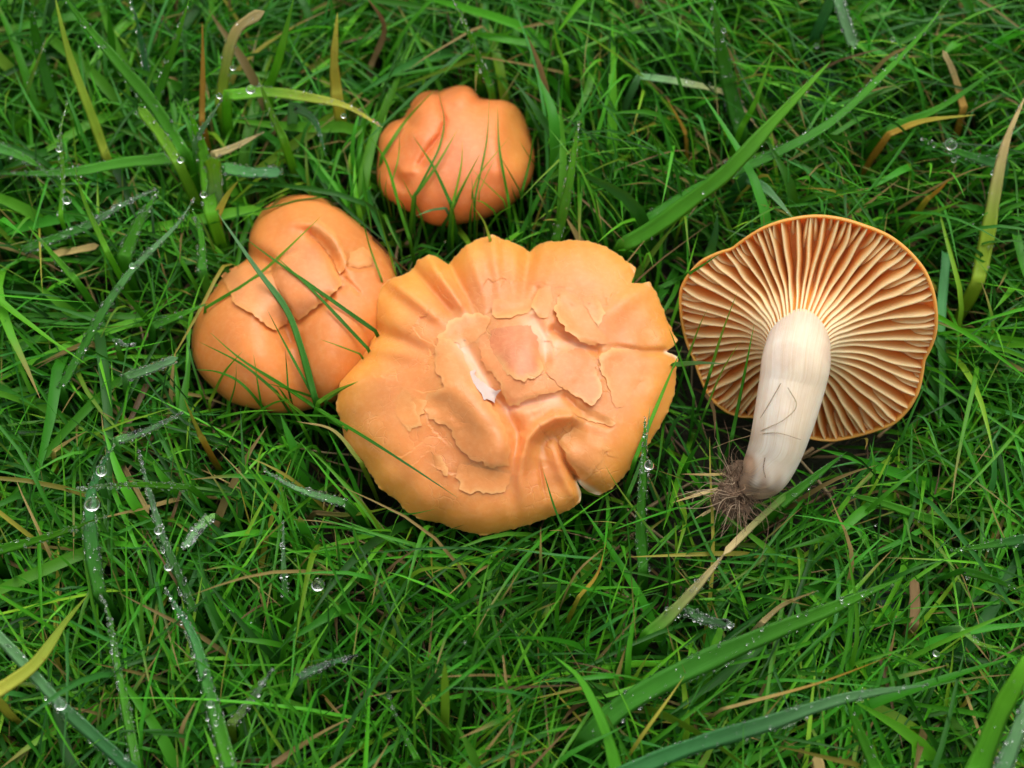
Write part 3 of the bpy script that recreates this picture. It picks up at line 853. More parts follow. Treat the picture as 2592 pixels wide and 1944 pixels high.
# soil and root clump at its foot
rc = P(np.array(1868.), np.array(1238.), np.array(20.5))
import bmesh
bm = bmesh.new()
bmesh.ops.create_icosphere(bm, subdivisions=4, radius=1.0)
v = np.array([x.co[:] for x in bm.verts]); f = np.array([[x.index for x in y.verts] for y in bm.faces]); bm.free()
ICO4 = (v, f)
nr = Noise(18, 61, 1.2, 4.5); nr2 = Noise(18, 62, 5, 12)
rad = 1 + .30 * nr(v[:, 0] + v[:, 2] * 1.3, v[:, 1] - v[:, 2]) + .10 * nr2(v[:, 0] + v[:, 2], v[:, 1] + v[:, 2] * .7)
clump = mesh('root_clump', rc + v * rad[:, None] * np.array([3.0, 3.3, 2.4]) + np.outer(v[:, 1], [.8, 0, .5]), [f], M_ROOT)
adopt(clump, root4)
clump['label'] = 'brown clump of soil and root hairs at the stem foot'
def hairs(specs, seed, w0, name, mat, cols, A=4, n=9, tap=.25):
    """many thin curved threads as one mesh; specs: list of (k,3) control points in mm"""
    Vs, Qs, Cs = [], [], []
    base = 0
    r = np.random.default_rng(seed)
    for s in specs:
        c = spline(np.asarray(s), n)
        T = unit(np.gradient(c, axis=0))
        N = unit(np.cross(T, np.array([.3, .2, .9]))); B = np.cross(T, N)
        th = np.arange(A) * 2 * np.pi / A
        w = w0 * r.uniform(.6, 1.3) * np.linspace(1, tap, n)
        V = c[:, None] + w[:, None, None] * (np.cos(th)[None, :, None] * N[:, None] + np.sin(th)[None, :, None] * B[:, None])
        Vs.append(V.reshape(-1, 3)); Qs.append(ring_quads(n, A) + base); base += n * A
        cc = np.asarray(cols[r.integers(len(cols))]) * r.uniform(.7, 1.3)
        Cs.append(np.tile(cc, (n * A, 1)))
    return mesh(name, np.vstack(Vs), [np.vstack(Qs)], mat, None, np.vstack(Cs))
specs = []
for i in range(340):
    a = rng.normal(0, 1, 3); a[2] = abs(a[2]) * .7; a += np.array([-.5, -.55, 0]); a = unit(a)
    p0 = rc + a * np.array([1.9, 2.6, 2.2]) + rng.normal(0, .7, 3)
    L = rng.lognormal(.95, .55)
    w = rng.normal(0, .28 * L, (2, 3))
    specs.append([p0, p0 + a * L * .5 + w[0], p0 + a * L + w[0] + w[1] + [0, 0, -.5]])
hr = hairs(specs, 5, .085, 'root_hairs', M_DEAD, [(.30, .19, .12), (.18, .11, .07), (.45, .33, .22)])
adopt(hr, root4); hr['kind'] = 'stuff'
# ================================================================== grass
def safe_z(px, py, z, clear=1.2):
    """lift a height so that a blade lies over a cap instead of through it"""
    z = np.array(z, float)
    for poly, hf in CAPS:
        m_ = inside(poly, px, py)
        if m_.any(): z[m_] = np.maximum(z[m_], hf(px[m_], py[m_]) + clear)
    m_ = inside(O4, px, py)
    if m_.any():
        d_ = rays(px[m_], py[m_])
        t_ = ((Cc + N4 * 3.0 - CAM) @ N4) / (d_ @ N4)
        z[m_] = np.maximum(z[m_], (CAM + t_[:, None] * d_)[:, 2] + clear)
    return z
PAL = dict(green=(.090,.37,.018), bright=(.15,.49,.018), mid=(.062,.285,.022), deep=(.030,.15,.014), blue=(.095,.35,.105), pale=(.23,.49,.20),
           olive=(.29,.44,.030), yellow=(.60,.58,.070), rust=(.66,.37,.050), tan=(.68,.54,.25), straw=(.58,.43,.16), brown=(.30,.19,.085), lime=(.22,.52,.028))
BEADS = []
FRONT = []
def blade(pts, w, c0, c1, label, z=(17, 25), shape='tip', dew=0, group=None, cat='grass blade', rooted=True, roll=None, name=None, n=26, cm=None, lab=True, arch=0., Dscale=1.1718):
    """one blade traced root -> tip in photo space, at heights z in the sward"""
    r = np.random.default_rng(abs(hash((round(pts[0][0]), round(pts[0][1]), len(pts)))) % 99991)
    xy = np.asarray(pts, float) * Dscale
    k = len(xy)
    zz = np.linspace(z[0], z[1], k) + arch * np.sin(np.linspace(0, np.pi, k)) if len(z) == 2 else np.asarray(z, float)
    c = spline(np.column_stack([xy, zz]), n)
    zc = safe_z(c[:, 0], c[:, 1], c[:, 2])
    for _ in range(3):                      # ease the lifts so the blade stays a smooth curve
        sm_ = np.convolve(np.pad(zc, 2, 'edge'), np.ones(5) / 5, 'valid')
        zc = np.maximum(sm_, safe_z(c[:, 0], c[:, 1], np.zeros(n), .6))
    C = P(c[:, 0], c[:, 1], zc)
    if rooted:                              # run the foot down into the soil
        T0 = unit((C[0] - C[2])[None])[0]; T0[2] = 0
        f1 = C[0] + T0 * 2.0 + [0, 0, -C[0, 2] * .45]; f2 = C[0] + T0 * 3.0 + [0, 0, -C[0, 2] - 1.0]
        C = np.vstack([spline(np.array([f2, f1, C[0]]), 6)[:-1], C])
    FRONT.append((C, w * Dscale / 14.16))
    m_ = len(C)
    seg = np.concatenate([[0], np.cumsum(np.linalg.norm(np.diff(C, axis=0), axis=1))])
    t = seg / seg[-1]
    W = w * Dscale / 14.16
    if shape == 'tip': wp = (.72 + .28 * sst(0, .3, t)) * (1 - np.clip((t - .45) / .55, 0, 1) ** 2.2) + .02
    elif shape == 'lance': wp = np.sin(np.pi * np.clip(t * .9 + .1, 0, 1)) ** .8 + .02
    elif shape == 'blunt': wp = (.8 + .2 * sst(0, .3, t)) * sst(1.0, .965, t) + .02
    else: wp = .85 + .15 * np.sin(t * 5)
    wp = wp * (1 + .05 * np.sin(t * 23 + r.uniform(0, 6)) + .04 * np.sin(t * 47 + r.uniform(0, 6)))
    T = unit(np.gradient(C, axis=0))
    ref = unit(np.array([[0, -.42, .9]]))
    S = unit(np.cross(T, np.broadcast_to(ref, T.shape)))
    for i in range(1, m_):
        if S[i] @ S[i - 1] < 0: S[i] = -S[i]
    Nn = np.cross(S, T); Nn *= np.sign((Nn @ ref[0]) + 1e-9)[:, None]
    ro = (r.uniform(-.5, .5) if roll is None else roll) + np.linspace(0, r.uniform(-.5, .5), m_)
    S2 = S * np.cos(ro)[:, None] + Nn * np.sin(ro)[:, None]
    N2 = Nn * np.cos(ro)[:, None] - S * np.sin(ro)[:, None]
    us = np.array([-1, -.55, 0, .55, 1, .55, 0, -.55]); lo = np.array([.0, -.06, -.13, -.06, .0, -.06, -.13, -.06]); th_ = np.array([0, 0, 0, 0, 0, 1, 1, 1]) * .14
    hw = (W / 2 * wp)
    V = C[:, None] + hw[:, None, None] * us[None, :, None] * S2[:, None] + (hw[:, None] * 2 * lo[None] - th_[None] * np.minimum(1, wp)[:, None])[..., None] * N2[:, None]
    a, b_ = np.array(PAL[c0]), np.array(PAL[c1])
    if cm: 
        mm_ = np.array(PAL[cm]); tt = t[:, None]
        cc = np.where(tt < .5, a + (mm_ - a) * sst(.15, .5, tt), mm_ + (b_ - mm_) * sst(.5, .85, tt))
    else: cc = a + (b_ - a) * sst(.45, .95, t)[:, None]
    cc = cc * r.uniform(.85, 1.15) * (1 + .1 * np.sin(t * 11 + r.uniform(0, 6)))[:, None]
    dead = c0 in ('tan', 'straw', 'brown')
    rust = 'rust' in (c0, c1, cm) or 'yellow' in (c0, c1, cm)
    uv = np.stack([np.tile((us + 1) / 2, m_), np.repeat(seg / max(W, .3) * .25, 8)], 1)
    o = mesh(name or ('dead_grass_blade' if dead else 'grass_blade'), V.reshape(-1, 3), [ring_quads(m_, 8)], M_DEAD if dead else M_RUST if rust else M_BLADE, None, np.repeat(cc, 8, 0), uv)
    recenter(o, C[0])
    tag(o, label, cat, group)
    if dew:
        nb = int(dew * seg[-1] * 2.6)
        for _ in range(nb):
            i = r.integers(5 if rooted else 1, m_ - 1)
            side = r.choice([-1, 1]) if r.random() < .72 else r.uniform(-.8, .8)
            rad = min(.42, r.lognormal(-1.85, .5))
            f_ = r.random()
            p = C[i] * (1 - f_) + C[min(i + 1, m_ - 1)] * f_ + S2[i] * side * hw[i] + N2[i] * rad * .55
            BEADS.append((p, rad))
    return C

# ---- blades lying among and over the sward: points root -> tip, in 2212-wide view pixels
B = [
 # upper left
 ([(396,332),(330,225),(250,130),(160,22),(130,-30)], 33, 'green','green','broad green blade leaning up and away from the dewy grass tuft', (20,40), 'tip', .5),
 ([(384,350),(345,290),(300,232)], 25, 'lime','lime','short lime green blade stub against the broad leaning blade', (22,29), 'blunt', .8),
 ([(228,335),(198,250),(150,120),(118,-10)], 22, 'yellow','olive','yellowing grass blade behind the long horizontal wet blade', (14,34), 'tip', 0, 'olive'),
 ([(330,238),(370,120),(410,-5)], 22, 'green','bright','straight bright blade rising behind the broad leaning blade', (16,40), 'tip', .3),
 ([(436,262),(438,150),(437,48)], 17, 'rust','rust','narrow rust orange blade standing upright behind the dewy tuft', (18,34), 'lance', 0),
 ([(476,222),(486,154),(498,96),(520,55),(572,24)], 26, 'green','tan','yellow spotted blade whose withered tan tip hooks over', (17,38), 'blunt', .3, 'olive'),
 ([(578,196),(602,127),(636,-10)], 26, 'bright','bright','wide plain bright green blade behind the arched dewy blade', (18,40), 'tip', 0),
 ([(727,206),(722,130),(729,26)], 29, 'lime','yellow','spindle shaped yellow green leaf speckled with rust', (20,34), 'lance', 0, 'yellow'),
 ([(490,206),(579,199),(675,212),(752,231),(825,275)], 30, 'bright','yellow','arched dewy blade whose yellowed end touches the small mushroom', (24,24), 'tip', .9, None),
 ([(633,228),(680,262),(704,335)], 26, 'pale','blue','pale bluish blade bent beneath the arched dewy blade', (22,18), 'tip', .6),
 ([(612,300),(582,235),(556,160)], 23, 'bright','lime','bright short blade crossing the arched dewy blade', (20,30), 'tip', .4),
 ([(457,465),(438,330),(420,270),(401,214)], 32, 'bright','bright','upright bright blade at the heart of the dewy tuft', (16,34), 'tip', .8),
 ([(461,470),(464,390),(455,338)], 36, 'pale','lime','pale swollen leaf sheath at the heart of the dewy tuft', (14,27), 'blunt', .8),
 ([(-15,316),(40,336),(108,372)], 34, 'blue','green','wide wet blade running off beside the long horizontal blade', (24,18), 'tip', .9),
 ([(400,340),(270,351),(150,372),(-10,376)], 29, 'green','mid','long horizontal wet blade running out from the dewy tuft', (20,20), 'tip', .7),
 ([(480,362),(540,372),(610,372)], 31, 'green','blue','short wet horizontal blade right of the pale leaf sheath', (22,19), 'blunt', 1.0),
 ([(268,556),(300,480),(344,412)], 38, 'green','green','broad dew covered blade slanting up into the dewy tuft', (17,24), 'tip', 1.3),
 ([(50,540),(185,490),(216,471),(270,440),(338,408)], 20, 'mid','pale','pale blade edged with a row of dew beads below the dewy tuft', (16,27), 'tip', 2.6),
 ([(132,838),(180,750),(230,660),(289,579),(378,490),(420,428)], 18, 'mid','pale','long thin dewy blade reaching up to the dewy tuft', (17,27), 'tip', 1.4),
 ([(436,585),(434,505),(416,452)], 25, 'mid','green','dull green leaf hanging below the dewy tuft beside the folded cap', (17,22), 'lance', .9),
 ([(232,545),(183,436),(161,360)], 15, 'bright','lime','slim lime blade sloping across the bead edged blade', (20,32), 'tip', .2),
 ([(130,468),(136,378),(130,289),(148,214)], 15, 'bright','lime','slim kinked upright blade strung with dew drops', (18,34), 'tip', 1.0),
 ([(164,606),(116,552),(60,488)], 18, 'green','bright','plain green blade crossing the brown straw', (18,24), 'tip', .3),
 ([(-10,526),(77,556),(135,588)], 14, 'straw','brown','brown straw under the plain green blade', (16,14), 'tip', 0),
 ([(112,550),(165,540),(214,530)], 18, 'straw','straw','tan straw lying below the bead edged blade', (15,16), 'blunt', 0),
 ([(462,334),(505,318),(572,284)], 23, 'tan','tan','flat tan dead blade behind the pale leaf sheath', (18,22), 'tip', .2),
 ([(122,245),(80,93),(66,-10)], 27, 'mid','green','tall mid green blade behind the slim kinked blade', (12,38), 'tip', .4),
 ([(322,178),(297,50),(276,-15)], 19, 'blue','blue','bluish dewy blade between two upright green blades', (14,40), 'tip', .7),
 ([(244,120),(236,40),(230,-15)], 21, 'green','green','upright green blade left of the bluish dewy blade', (18,38), 'tip', 0),
 ([(470,462),(492,420),(514,392)], 22, 'olive','yellow','yellow leaf tip behind the folded orange cap', (16,24), 'lance', 0, 'rust'),
 ([(40,250),(75,150),(105,70)], 15, 'mid','olive','thin dull blade with a faded tip behind the wide wet blade', (14,30), 'tip', .2),
 ([(420,310),(440,275),(480,215)], 18, 'green','pale','small dewy blade ending in a clear drop above the tuft', (24,33), 'tip', .6),
 # upper right
 ([(1600,285),(1571,169),(1554,84),(1538,-10)], 37, 'mid','green','broad dark blade studded with white drops behind the bright slanting blade', (14,36), 'tip', .8),
 ([(1346,530),(1400,500),(1491,434),(1575,367),(1680,253),(1796,130)], 37, 'green','bright','widest bright green blade slanting up from the broad orange cap', (16,36), 'tip', .15),
 ([(1390,478),(1500,410),(1617,358),(1786,270),(1912,156),(1996,67),(2056,-10)], 28, 'mid','green','long green blade curving up behind the widest bright blade', (15,40), 'tip', .7),
 ([(1805,-20),(1828,55),(1846,104)], 27, 'blue','pale','pale wet blade end with a blunt tip hanging into the dark gap', (34,28), 'blunt', 1.0),
 ([(1381,164),(1470,177),(1575,206),(1640,280)], 21, 'pale','tan','pale arched blade that withers to tan under the drop studded blade', (22,15), 'tip', .5),
 ([(1610,382),(1660,413),(1712,470)], 26, 'blue','pale','pale bluish leaf tip touching the rim of the gilled mushroom', (20,27), 'lance', .2),
 ([(2112,610),(2135,497),(2156,379),(2177,295),(2216,205)], 33, 'olive','tan','large olive and tan withering blade standing by the wet stub', (16,32), 'lance', .5, 'olive'),
 ([(2170,360),(2072,329),(1990,300)], 24, 'blue','green','bluish stub of blade carrying a big clear drop', (20,26), 'tip', .8),
 ([(1920,290),(1996,261),(2108,248)], 17, 'rust','yellow','curved orange dead blade lying behind the long green blade', (20,26), 'lance', 0),
 ([(2082,232),(2059,156),(2036,108)], 19, 'rust','tan','short rusty blade bent above the orange dead blade', (16,26), 'blunt', 0),
 ([(1912,282),(2038,228),(2162,142)], 20, 'green','mid','green blade passing behind the curved orange blade', (15,28), 'tip', .1),
 ([(1965,480),(2020,458),(2078,433)], 16, 'mid','bright','small plain blade near the upper rim of the gilled mushroom', (17,24), 'tip', 0),
 ([(2003,430),(2028,410),(2052,386)], 17, 'olive','rust','tiny rust tipped leaf above the gilled mushroom', (18,25), 'lance', 0),
 ([(1533,552),(1545,505),(1550,462)], 27, 'green','blue','broad blade stub behind the left rim of the gilled mushroom', (12,20), 'tip', .1),
 ([(1482,290),(1462,250),(1440,213)], 10, 'rust','rust','thin orange straw under the pale arched blade', (15,22), 'tip', 0),
 ([(1602,275),(1632,219),(1673,100)], 15, 'bright','bright','slim bright blade between the studded and the widest blade', (18,32), 'tip', 0),
 ([(1200,520),(1225,420),(1250,262)], 26, 'green','bright','bright dewy blade rising right of the small mushroom', (14,32), 'tip', .7),
 ([(1060,190),(1020,90),(975,-10)], 20, 'green','bright','dewy blade falling towards the small mushroom from behind', (14,38), 'tip', .8),
 ([(1222,140),(1205,100),(1195,50)], 16, 'bright','lime','small lime blade standing behind the small mushroom', (22,32), 'lance', 0),
 ([(800,145),(830,60),(790,-10)], 16, 'brown','brown','dark brown stalk among upright grass behind the small mushroom', (10,30), 'tip', 0),
 ([(2045,545),(2032,700),(2036,800),(2030,940)], 23, 'blue','mid','dark bluish blade hugging the right rim of the gilled mushroom', (15,12), 'tip', .1),
 ([(1425,622),(1490,590),(1560,545)], 12, 'mid','green','thin blade running to the left rim of the gilled mushroom', (11,13), 'tip', 0),
 # lower left
 ([(214,1282),(199,1193),(194,1086),(214,1018),(246,960)], 29, 'mid','blue','bluish blade carrying two large drops on its bent upper end', (18,28), 'tip', 1.5),
 ([(296,1665),(272,1533),(253,1436),(236,1330),(214,1275)], 19, 'green','green','narrow beaded blade below the blade with two large drops', (20,22), 'tip', 1.7),
 ([(418,1319),(355,1169),(321,1057),(300,972)], 20, 'mid','pale','narrow pale blade with a line of drops down its edge', (18,27), 'tip', 2.2),
 ([(500,1672),(452,1499),(418,1378),(356,1270)], 31, 'green','blue','broad bluish blade fringed with beads and running out of the turf', (21,23), 'tip', 1.8),
 ([(412,1053),(291,1047),(163,1053)], 18, 'green','bright','horizontal bright blade crossing the blade with two large drops', (24,29), 'tip', 1.0),
 ([(-15,1192),(121,1154),(232,1113)], 23, 'green','bright','tapering green blade beside the two large drops', (21,23), 'tip', .6),
 ([(286,1665),(194,1582),(131,1523),(49,1431),(-15,1362)], 35, 'blue','pale','wide pale wet blade crossed by an olive one', (20,27), 'none', .8),
 ([(-15,1500),(73,1436),(141,1344),(192,1282)], 28, 'yellow','olive','olive yellow blade lying across the wide pale wet blade', (30,19), 'tip', 0),
 ([(745,1087),(646,1057),(571,1016)], 19, 'mid','pale','dewy blade tip pointing away from the broad orange cap', (17,22), 'tip', 2.0),
 ([(457,1114),(427,1144),(397,1186)], 20, 'lime','pale','stubby beaded blade end between two drop lined blades', (20,25), 'blunt', 2.2),
 ([(648,1462),(704,1436),(774,1415)], 19, 'pale','blue','short frosted looking blade covered in tiny dew', (21,22), 'tip', 2.6),
 ([(500,1565),(549,1504),(590,1444)], 20, 'olive','pale','olive dewy blade near the broad bluish beaded blade', (18,24), 'tip', 1.8),
 ([(250,952),(316,931),(395,890)], 18, 'green','pale','beaded green blade reaching towards the yellow leaf by the folded cap', (23,24), 'tip', 2.0),
 ([(437,948),(420,912),(397,860)], 24, 'olive','yellow','small golden leaf tip left of the broad orange cap', (18,26), 'lance', 0, 'rust'),
 ([(115,976),(150,952),(190,930)], 12, 'yellow','straw','thin golden straw left of the beaded green blade', (17,18), 'tip', 0),
 ([(617,1292),(612,1208),(612,1122)], 13, 'mid','pale','thin upright blade tipped with a bead below the dewy blade tip', (16,26), 'tip', 1.0),
 ([(255,990),(290,1050),(322,1110)], 13, 'brown','straw','brown straw under the horizontal bright blade', (13,13), 'blunt', 0),
 ([(270,815),(330,795),(385,772)], 18, 'green','pale','pale dewy stub left of the folded orange cap', (22,24), 'blunt', 1.4),
 ([(330,705),(390,680),(450,655)], 22, 'mid','green','dark blade stub pointing at the folded orange cap', (15,19), 'tip', .4),
 ([(250,735),(275,745),(295,740)], 18, 'lime','pale','tiny pale leaf tuft beside the long thin dewy blade', (22,24), 'lance', .8),
 ([(60,690),(170,700),(245,690)], 12, 'mid','mid','thin dull blade lying left of the folded cap', (15,17), 'tip', 0),
 ([(780,1000),(720,930),(640,910)], 10, 'olive','straw','thin straw beside the left rim of the broad cap', (16,18), 'tip', 0),
 ([(680,1108),(760,1112),(850,1095)], 13, 'brown','olive','brown footed blade under the front of the broad cap', (12,12), 'tip', 0),
 ([(735,1320),(700,1275),(684,1236)], 8, 'green','green','thin blade that carries one round drop in the dark turf', (21,25), 'tip', 0),
 # lower right
 ([(1265,1600),(1322,1542),(1406,1487),(1533,1424),(1680,1361),(1807,1310),(1957,1245)], 42, 'mid','green','long broad green blade in front of the gilled mushroom', (18,27), 'tip', .6),
 ([(1340,1675),(1491,1614),(1659,1563),(1828,1508),(2008,1478)], 40, 'blue','pale','long broad bluish blade beyond the thin orange stalk', (21,27), 'tip', .5),
 ([(1398,1374),(1449,1327),(1512,1260),(1575,1184)], 27, 'green','tan','green blade that narrows to a tan pinch in front of the root clump', (17,22), 'tip', .5),
 ([(1700,1068),(1659,1104),(1610,1150),(1562,1198)], 14, 'green','tan','withered tan blade end next to the root clump', (19,23), 'blunt', 0),
 ([(1680,1092),(1730,1055),(1830,975)], 28, 'green','mid','green blade leaving the foot of the pale stem', (19,17), 'tip', .2),
 ([(2225,1163),(2123,1180),(2050,1190)], 27, 'blue','green','wide blade end pointing at the gilled mushroom from beyond', (22,22), 'tip', .5),
 ([(2108,1675),(2165,1530),(2225,1425)], 46, 'green','bright','very wide bright blade beside a wet dark one', (22,32), 'none', .1),
 ([(2160,1675),(2195,1590),(2225,1520)], 44, 'blue','pale','wet dark blade with a pale water film beside the very wide one', (26,30), 'none', .8),
 ([(1895,1668),(1857,1580),(1826,1505)], 27, 'green','green','green blade rising through the long bluish blade', (18,27), 'tip', .1),
 ([(1335,1675),(1305,1572),(1255,1470),(1195,1415)], 27, 'green','green','plain curved green blade left of the long broad blades', (20,27), 'tip', 0),
 ([(2074,1358),(2118,1391),(2171,1400)], 17, 'pale','lime','small lime leaf tip near the withered brown strip', (17,22), 'tip', .4),
 ([(1480,1318),(1529,1340),(1585,1350)], 19, 'mid','pale','frosty dewed blade end above the long broad green blade', (18,22), 'blunt', 2.4),
 ([(1390,1235),(1384,1129),(1390,1024),(1393,900)], 28, 'mid','green','dew covered upright blade against the right edge of the broad cap', (12,26), 'tip', 1.7),
 ([(1645,1346),(1693,1306),(1766,1276)], 15, 'tan','straw','ragged tan dead blade above the long broad green blade', (19,22), 'tip', .1),
 ([(1973,1348),(1976,1300),(1975,1250)], 22, 'brown','brown','withered brown strip behind the tip of the long broad blade', (12,14), 'blunt', 0),
 ([(1560,1532),(1617,1517),(1770,1475),(1922,1418)], 7, 'straw','rust','thin orange stalk lying between the two long broad blades', (20,24), 'tip', 0),
 ([(2078,1233),(2140,1250),(2220,1285)], 25, 'mid','green','green blade slanting away from the withered brown strip', (19,18), 'tip', .2),
 ([(2030,1130),(1900,1085),(1800,1060)], 20, 'green','green','broad arching blade under the rim of the gilled mushroom', (13,17), 'tip', .1),
 ([(1250,1290),(1290,1240),(1310,1170)], 10, 'yellow','rust','thin yellow leaf in front of the broad orange cap', (18,22), 'tip', 0),
 ([(900,1640),(860,1560),(840,1500)], 15, 'green','mid','plain short blade in the dark foreground turf', (17,23), 'tip', .4),
 ([(700,1505),(730,1540),(770,1575)], 9, 'rust','straw','thin orange straw in the dark foreground turf', (15,16), 'tip', 0),
 ([(1770,1675),(1768,1650),(1760,1630)], 22, 'tan','straw','pale withered leaf end in the front turf', (16,18), 'blunt', 0),
]
for e in B:
    pts, w, c0, c1, lab_, z, sh, dw = e[:8]
    blade(pts, w, c0, c1, lab_, z, sh, dw, cm=e[8] if len(e) > 8 else None)

# ---- thin blades in front of the mushrooms
def conv(pts, k, ox, oy): return [((ox + x / k), (oy + y / k)) for x, y in pts]
def thin(pts, k, ox, oy, w, c0, c1, lab_, grp, z=(18, 26), **kw):
    p = conv(pts, k, ox, oy)
    blade(p, w / k, c0, c1, lab_, z, 'tip', 0, grp, Dscale=1.0, roll=random.uniform(-.3, .3), **kw)
LA = 'thin green grass blade crossing the folded orange cap'
GA = 'thin blades over the folded cap'
T2 = (2.675, 460, 460)
blade(conv([(900,1460),(800,1100),(700,850),(500,580),(240,205)], *T2), 46 / 2.675, 'mid', 'pale', 'bluish green blade arching right across the folded orange cap', (12, 27), 'tip', 0, Dscale=1.0, roll=.1)
for pts, w, a_, b_ in [([(1310,1010),(900,720),(600,510),(400,360)],27,'mid','green'), ([(1260,1130),(900,750),(620,490)],24,'mid','green'), ([(160,855),(530,620),(960,218)],24,'green','olive'),
        ([(890,1450),(700,1100),(580,870)],20,'mid','mid'), ([(1120,1670),(700,1390),(400,1200),(190,1020)],28,'green','green'), ([(1350,655),(1270,430),(1205,165)],16,'olive','green'),
        ([(1445,610),(1380,380),(1318,175)],16,'olive','green'), ([(640,1420),(400,1230),(110,1080)],20,'mid','green'), ([(1205,1165),(1060,1110),(930,1065)],16,'mid','olive'),
        ([(720,1400),(712,1280),(700,1130)],16,'mid','mid'), ([(620,1620),(420,1380),(250,1290),(60,1270)],22,'green','green'), ([(1000,1500),(780,1420),(560,1360)],20,'mid','green'),
        ([(190,1490),(290,1290),(410,1150)],20,'olive','green'), ([(560,1640),(520,1400),(485,1160)],16,'green','green'), ([(900,1640),(700,1480),(560,1370)],24,'green','olive'),
        ([(300,1580),(360,1380),(370,1230)],14,'mid','green'), ([(820,1660),(690,1440),(640,1380)],22,'bright','green'), ([(980,1480),(1080,1410),(1195,1355)],18,'mid','olive'),
        ([(130,1420),(60,1180),(20,990)],16,'green','pale'), ([(240,1600),(420,1560),(640,1545)],20,'green','bright'), ([(420,1620),(620,1500),(770,1470)],18,'green','bright')]:
    mx, my = np.mean(pts, 0)
    wh = 'lower front edge' if my > 1330 else 'rounded lower lobe' if my > 1000 else 'right shoulder' if mx > 1200 else 'central skin plates'
    tp = 'olive' if 'olive' in (a_, b_) else 'bright' if 'bright' in (a_, b_) else 'thin green'
    thin(pts, *T2, w, a_, b_, tp + ' grass blade crossing the ' + wh + ' of the folded orange cap', GA, (11, 24))
LB = 'thin upright grass blade in front of the small lumpy mushroom'
GB = 'thin blades before the small mushroom'
T3 = (3.95, 900, 180)
for pts, w, a_, b_ in [([(260,860),(500,500),(790,185)],42,'green','olive'), ([(600,1230),(760,930),(850,720),(885,480),(820,175)],24,'mid','mid'), ([(580,1260),(800,960),(1032,565)],44,'green','olive'),
        ([(950,1320),(780,960),(570,640)],38,'mid','green'), ([(370,1090),(430,850),(442,600)],22,'mid','olive'), ([(970,1340),(1055,950),(1068,685)],32,'bright','olive'),
        ([(960,1370),(1100,1100),(1255,805)],38,'mid','olive'), ([(1195,1270),(1310,700),(1340,225)],20,'mid','green'), ([(1530,1300),(1440,780),(1418,345)],30,'green','mid'),
        ([(1170,1190),(1260,1000),(1540,660)],18,'olive','olive'), ([(1640,1190),(1520,980),(1430,830)],20,'mid','mid'), ([(1670,1190),(1745,880),(1795,540)],28,'green','green'),
        ([(1800,940),(1720,830),(1632,688)],16,'mid','olive'), ([(1480,1290),(1310,1130),(1140,960)],18,'green','olive'), ([(900,1370),(760,1390),(600,1450)],34,'blue','pale'),
        ([(650,1430),(560,1260),(460,1060)],28,'green','olive'), ([(1180,1300),(1170,1180),(1160,1040)],18,'mid','mid'), ([(1240,1200),(1330,1000),(1430,830)],14,'olive','olive'),
        ([(880,1540),(960,1400),(1120,1060)],40,'deep','mid'), ([(1140,1560),(1150,1420),(1180,1250)],24,'mid','green'), ([(1000,1560),(980,1420),(940,1330)],22,'green','green'),
        ([(520,1540),(470,1330),(380,1250)],22,'mid','olive'), ([(1380,1390),(1270,1310),(1180,1290)],22,'green','bright'), ([(1620,1310),(1580,1220),(1560,1130)],18,'mid','olive'),
        ([(1330,1560),(1440,1420),(1600,1330)],26,'green','bright'), ([(280,1280),(240,1120),(250,980)],22,'mid','green'), ([(330,1320),(300,1200),(310,1060)],18,'olive','olive')]:
    mx, my = np.mean(pts, 0)
    wh = 'foot' if my > 1270 else 'left lobe' if mx < 560 else 'right shoulder' if mx > 1380 else 'middle'
    tp = 'olive tipped' if b_ == 'olive' else 'bright' if 'bright' in (a_, b_) else 'pale' if b_ == 'pale' else 'dark green'
    thin(pts, *T3, w, a_, b_, tp + ' thin grass blade in front of the ' + wh + ' of the small lumpy mushroom', GB, (12, 25))
blade(conv([(540,1680),(450,1400),(300,900),(90,590)], *T3), 40 / 3.95, 'green', 'bright', 'bright blade passing the left side of the small mushroom', (14, 26), 'tip', 0, Dscale=1.0)
blade(conv([(1345,1680),(1280,1500),(1175,1350)], *T3), 42 / 3.95, 'yellow', 'olive', 'short yellow blade between the small mushroom and the broad cap', (20, 25), 'tip', 0, Dscale=1.0)
LCS = ['long thin blade lying over the lower left of the broad cap', 'short thin blade rising beside the curled ridge of the broad cap', 'hair thin blade poking over the split front rim of the broad cap',
       'bright thin blade slanting over the right rim of the broad cap', 'short olive blade touching the left rim of the broad cap', 'tiny blade crossing the rolled front margin of the broad cap', 'pale tipped blade standing beside the dewy blade at the broad cap']
GC = 'thin blades over the broad cap'
T1 = (2.0234, 820, 560)
for pts, w, a_, b_ in [([(-40,960),(200,1100),(450,1260),(690,1420)],18,'green','blue'), ([(1290,1700),(1190,1490),(1118,1262)],17,'mid','mid'), ([(1720,1650),(1520,1380),(1438,1248)],13,'mid','olive'),
        ([(1590,1230),(1700,960),(1835,640)],22,'green','bright'), ([(-30,930),(60,870),(178,818)],26,'green','olive'), ([(330,1480),(430,1500),(570,1475)],12,'mid','mid'), ([(1560,1400),(1640,1180),(1670,950)],22,'green','pale')]:
    thin(pts, *T1, w, a_, b_, LCS.pop(0), GC, (16, 24))
LDS = ['olive tipped blade slanting over the middle of the left gills', 'short fine blade over the outermost left gills', 'tallest blade over the gills close beside the stem',
       'pale horizontal blade lying across the left gills', 'finest olive blade over the lower left gills', 'thin blade outside the left rim of the gilled mushroom']
GD = 'thin blades over the gills'
T4_ = (1.974, 1660, 500)
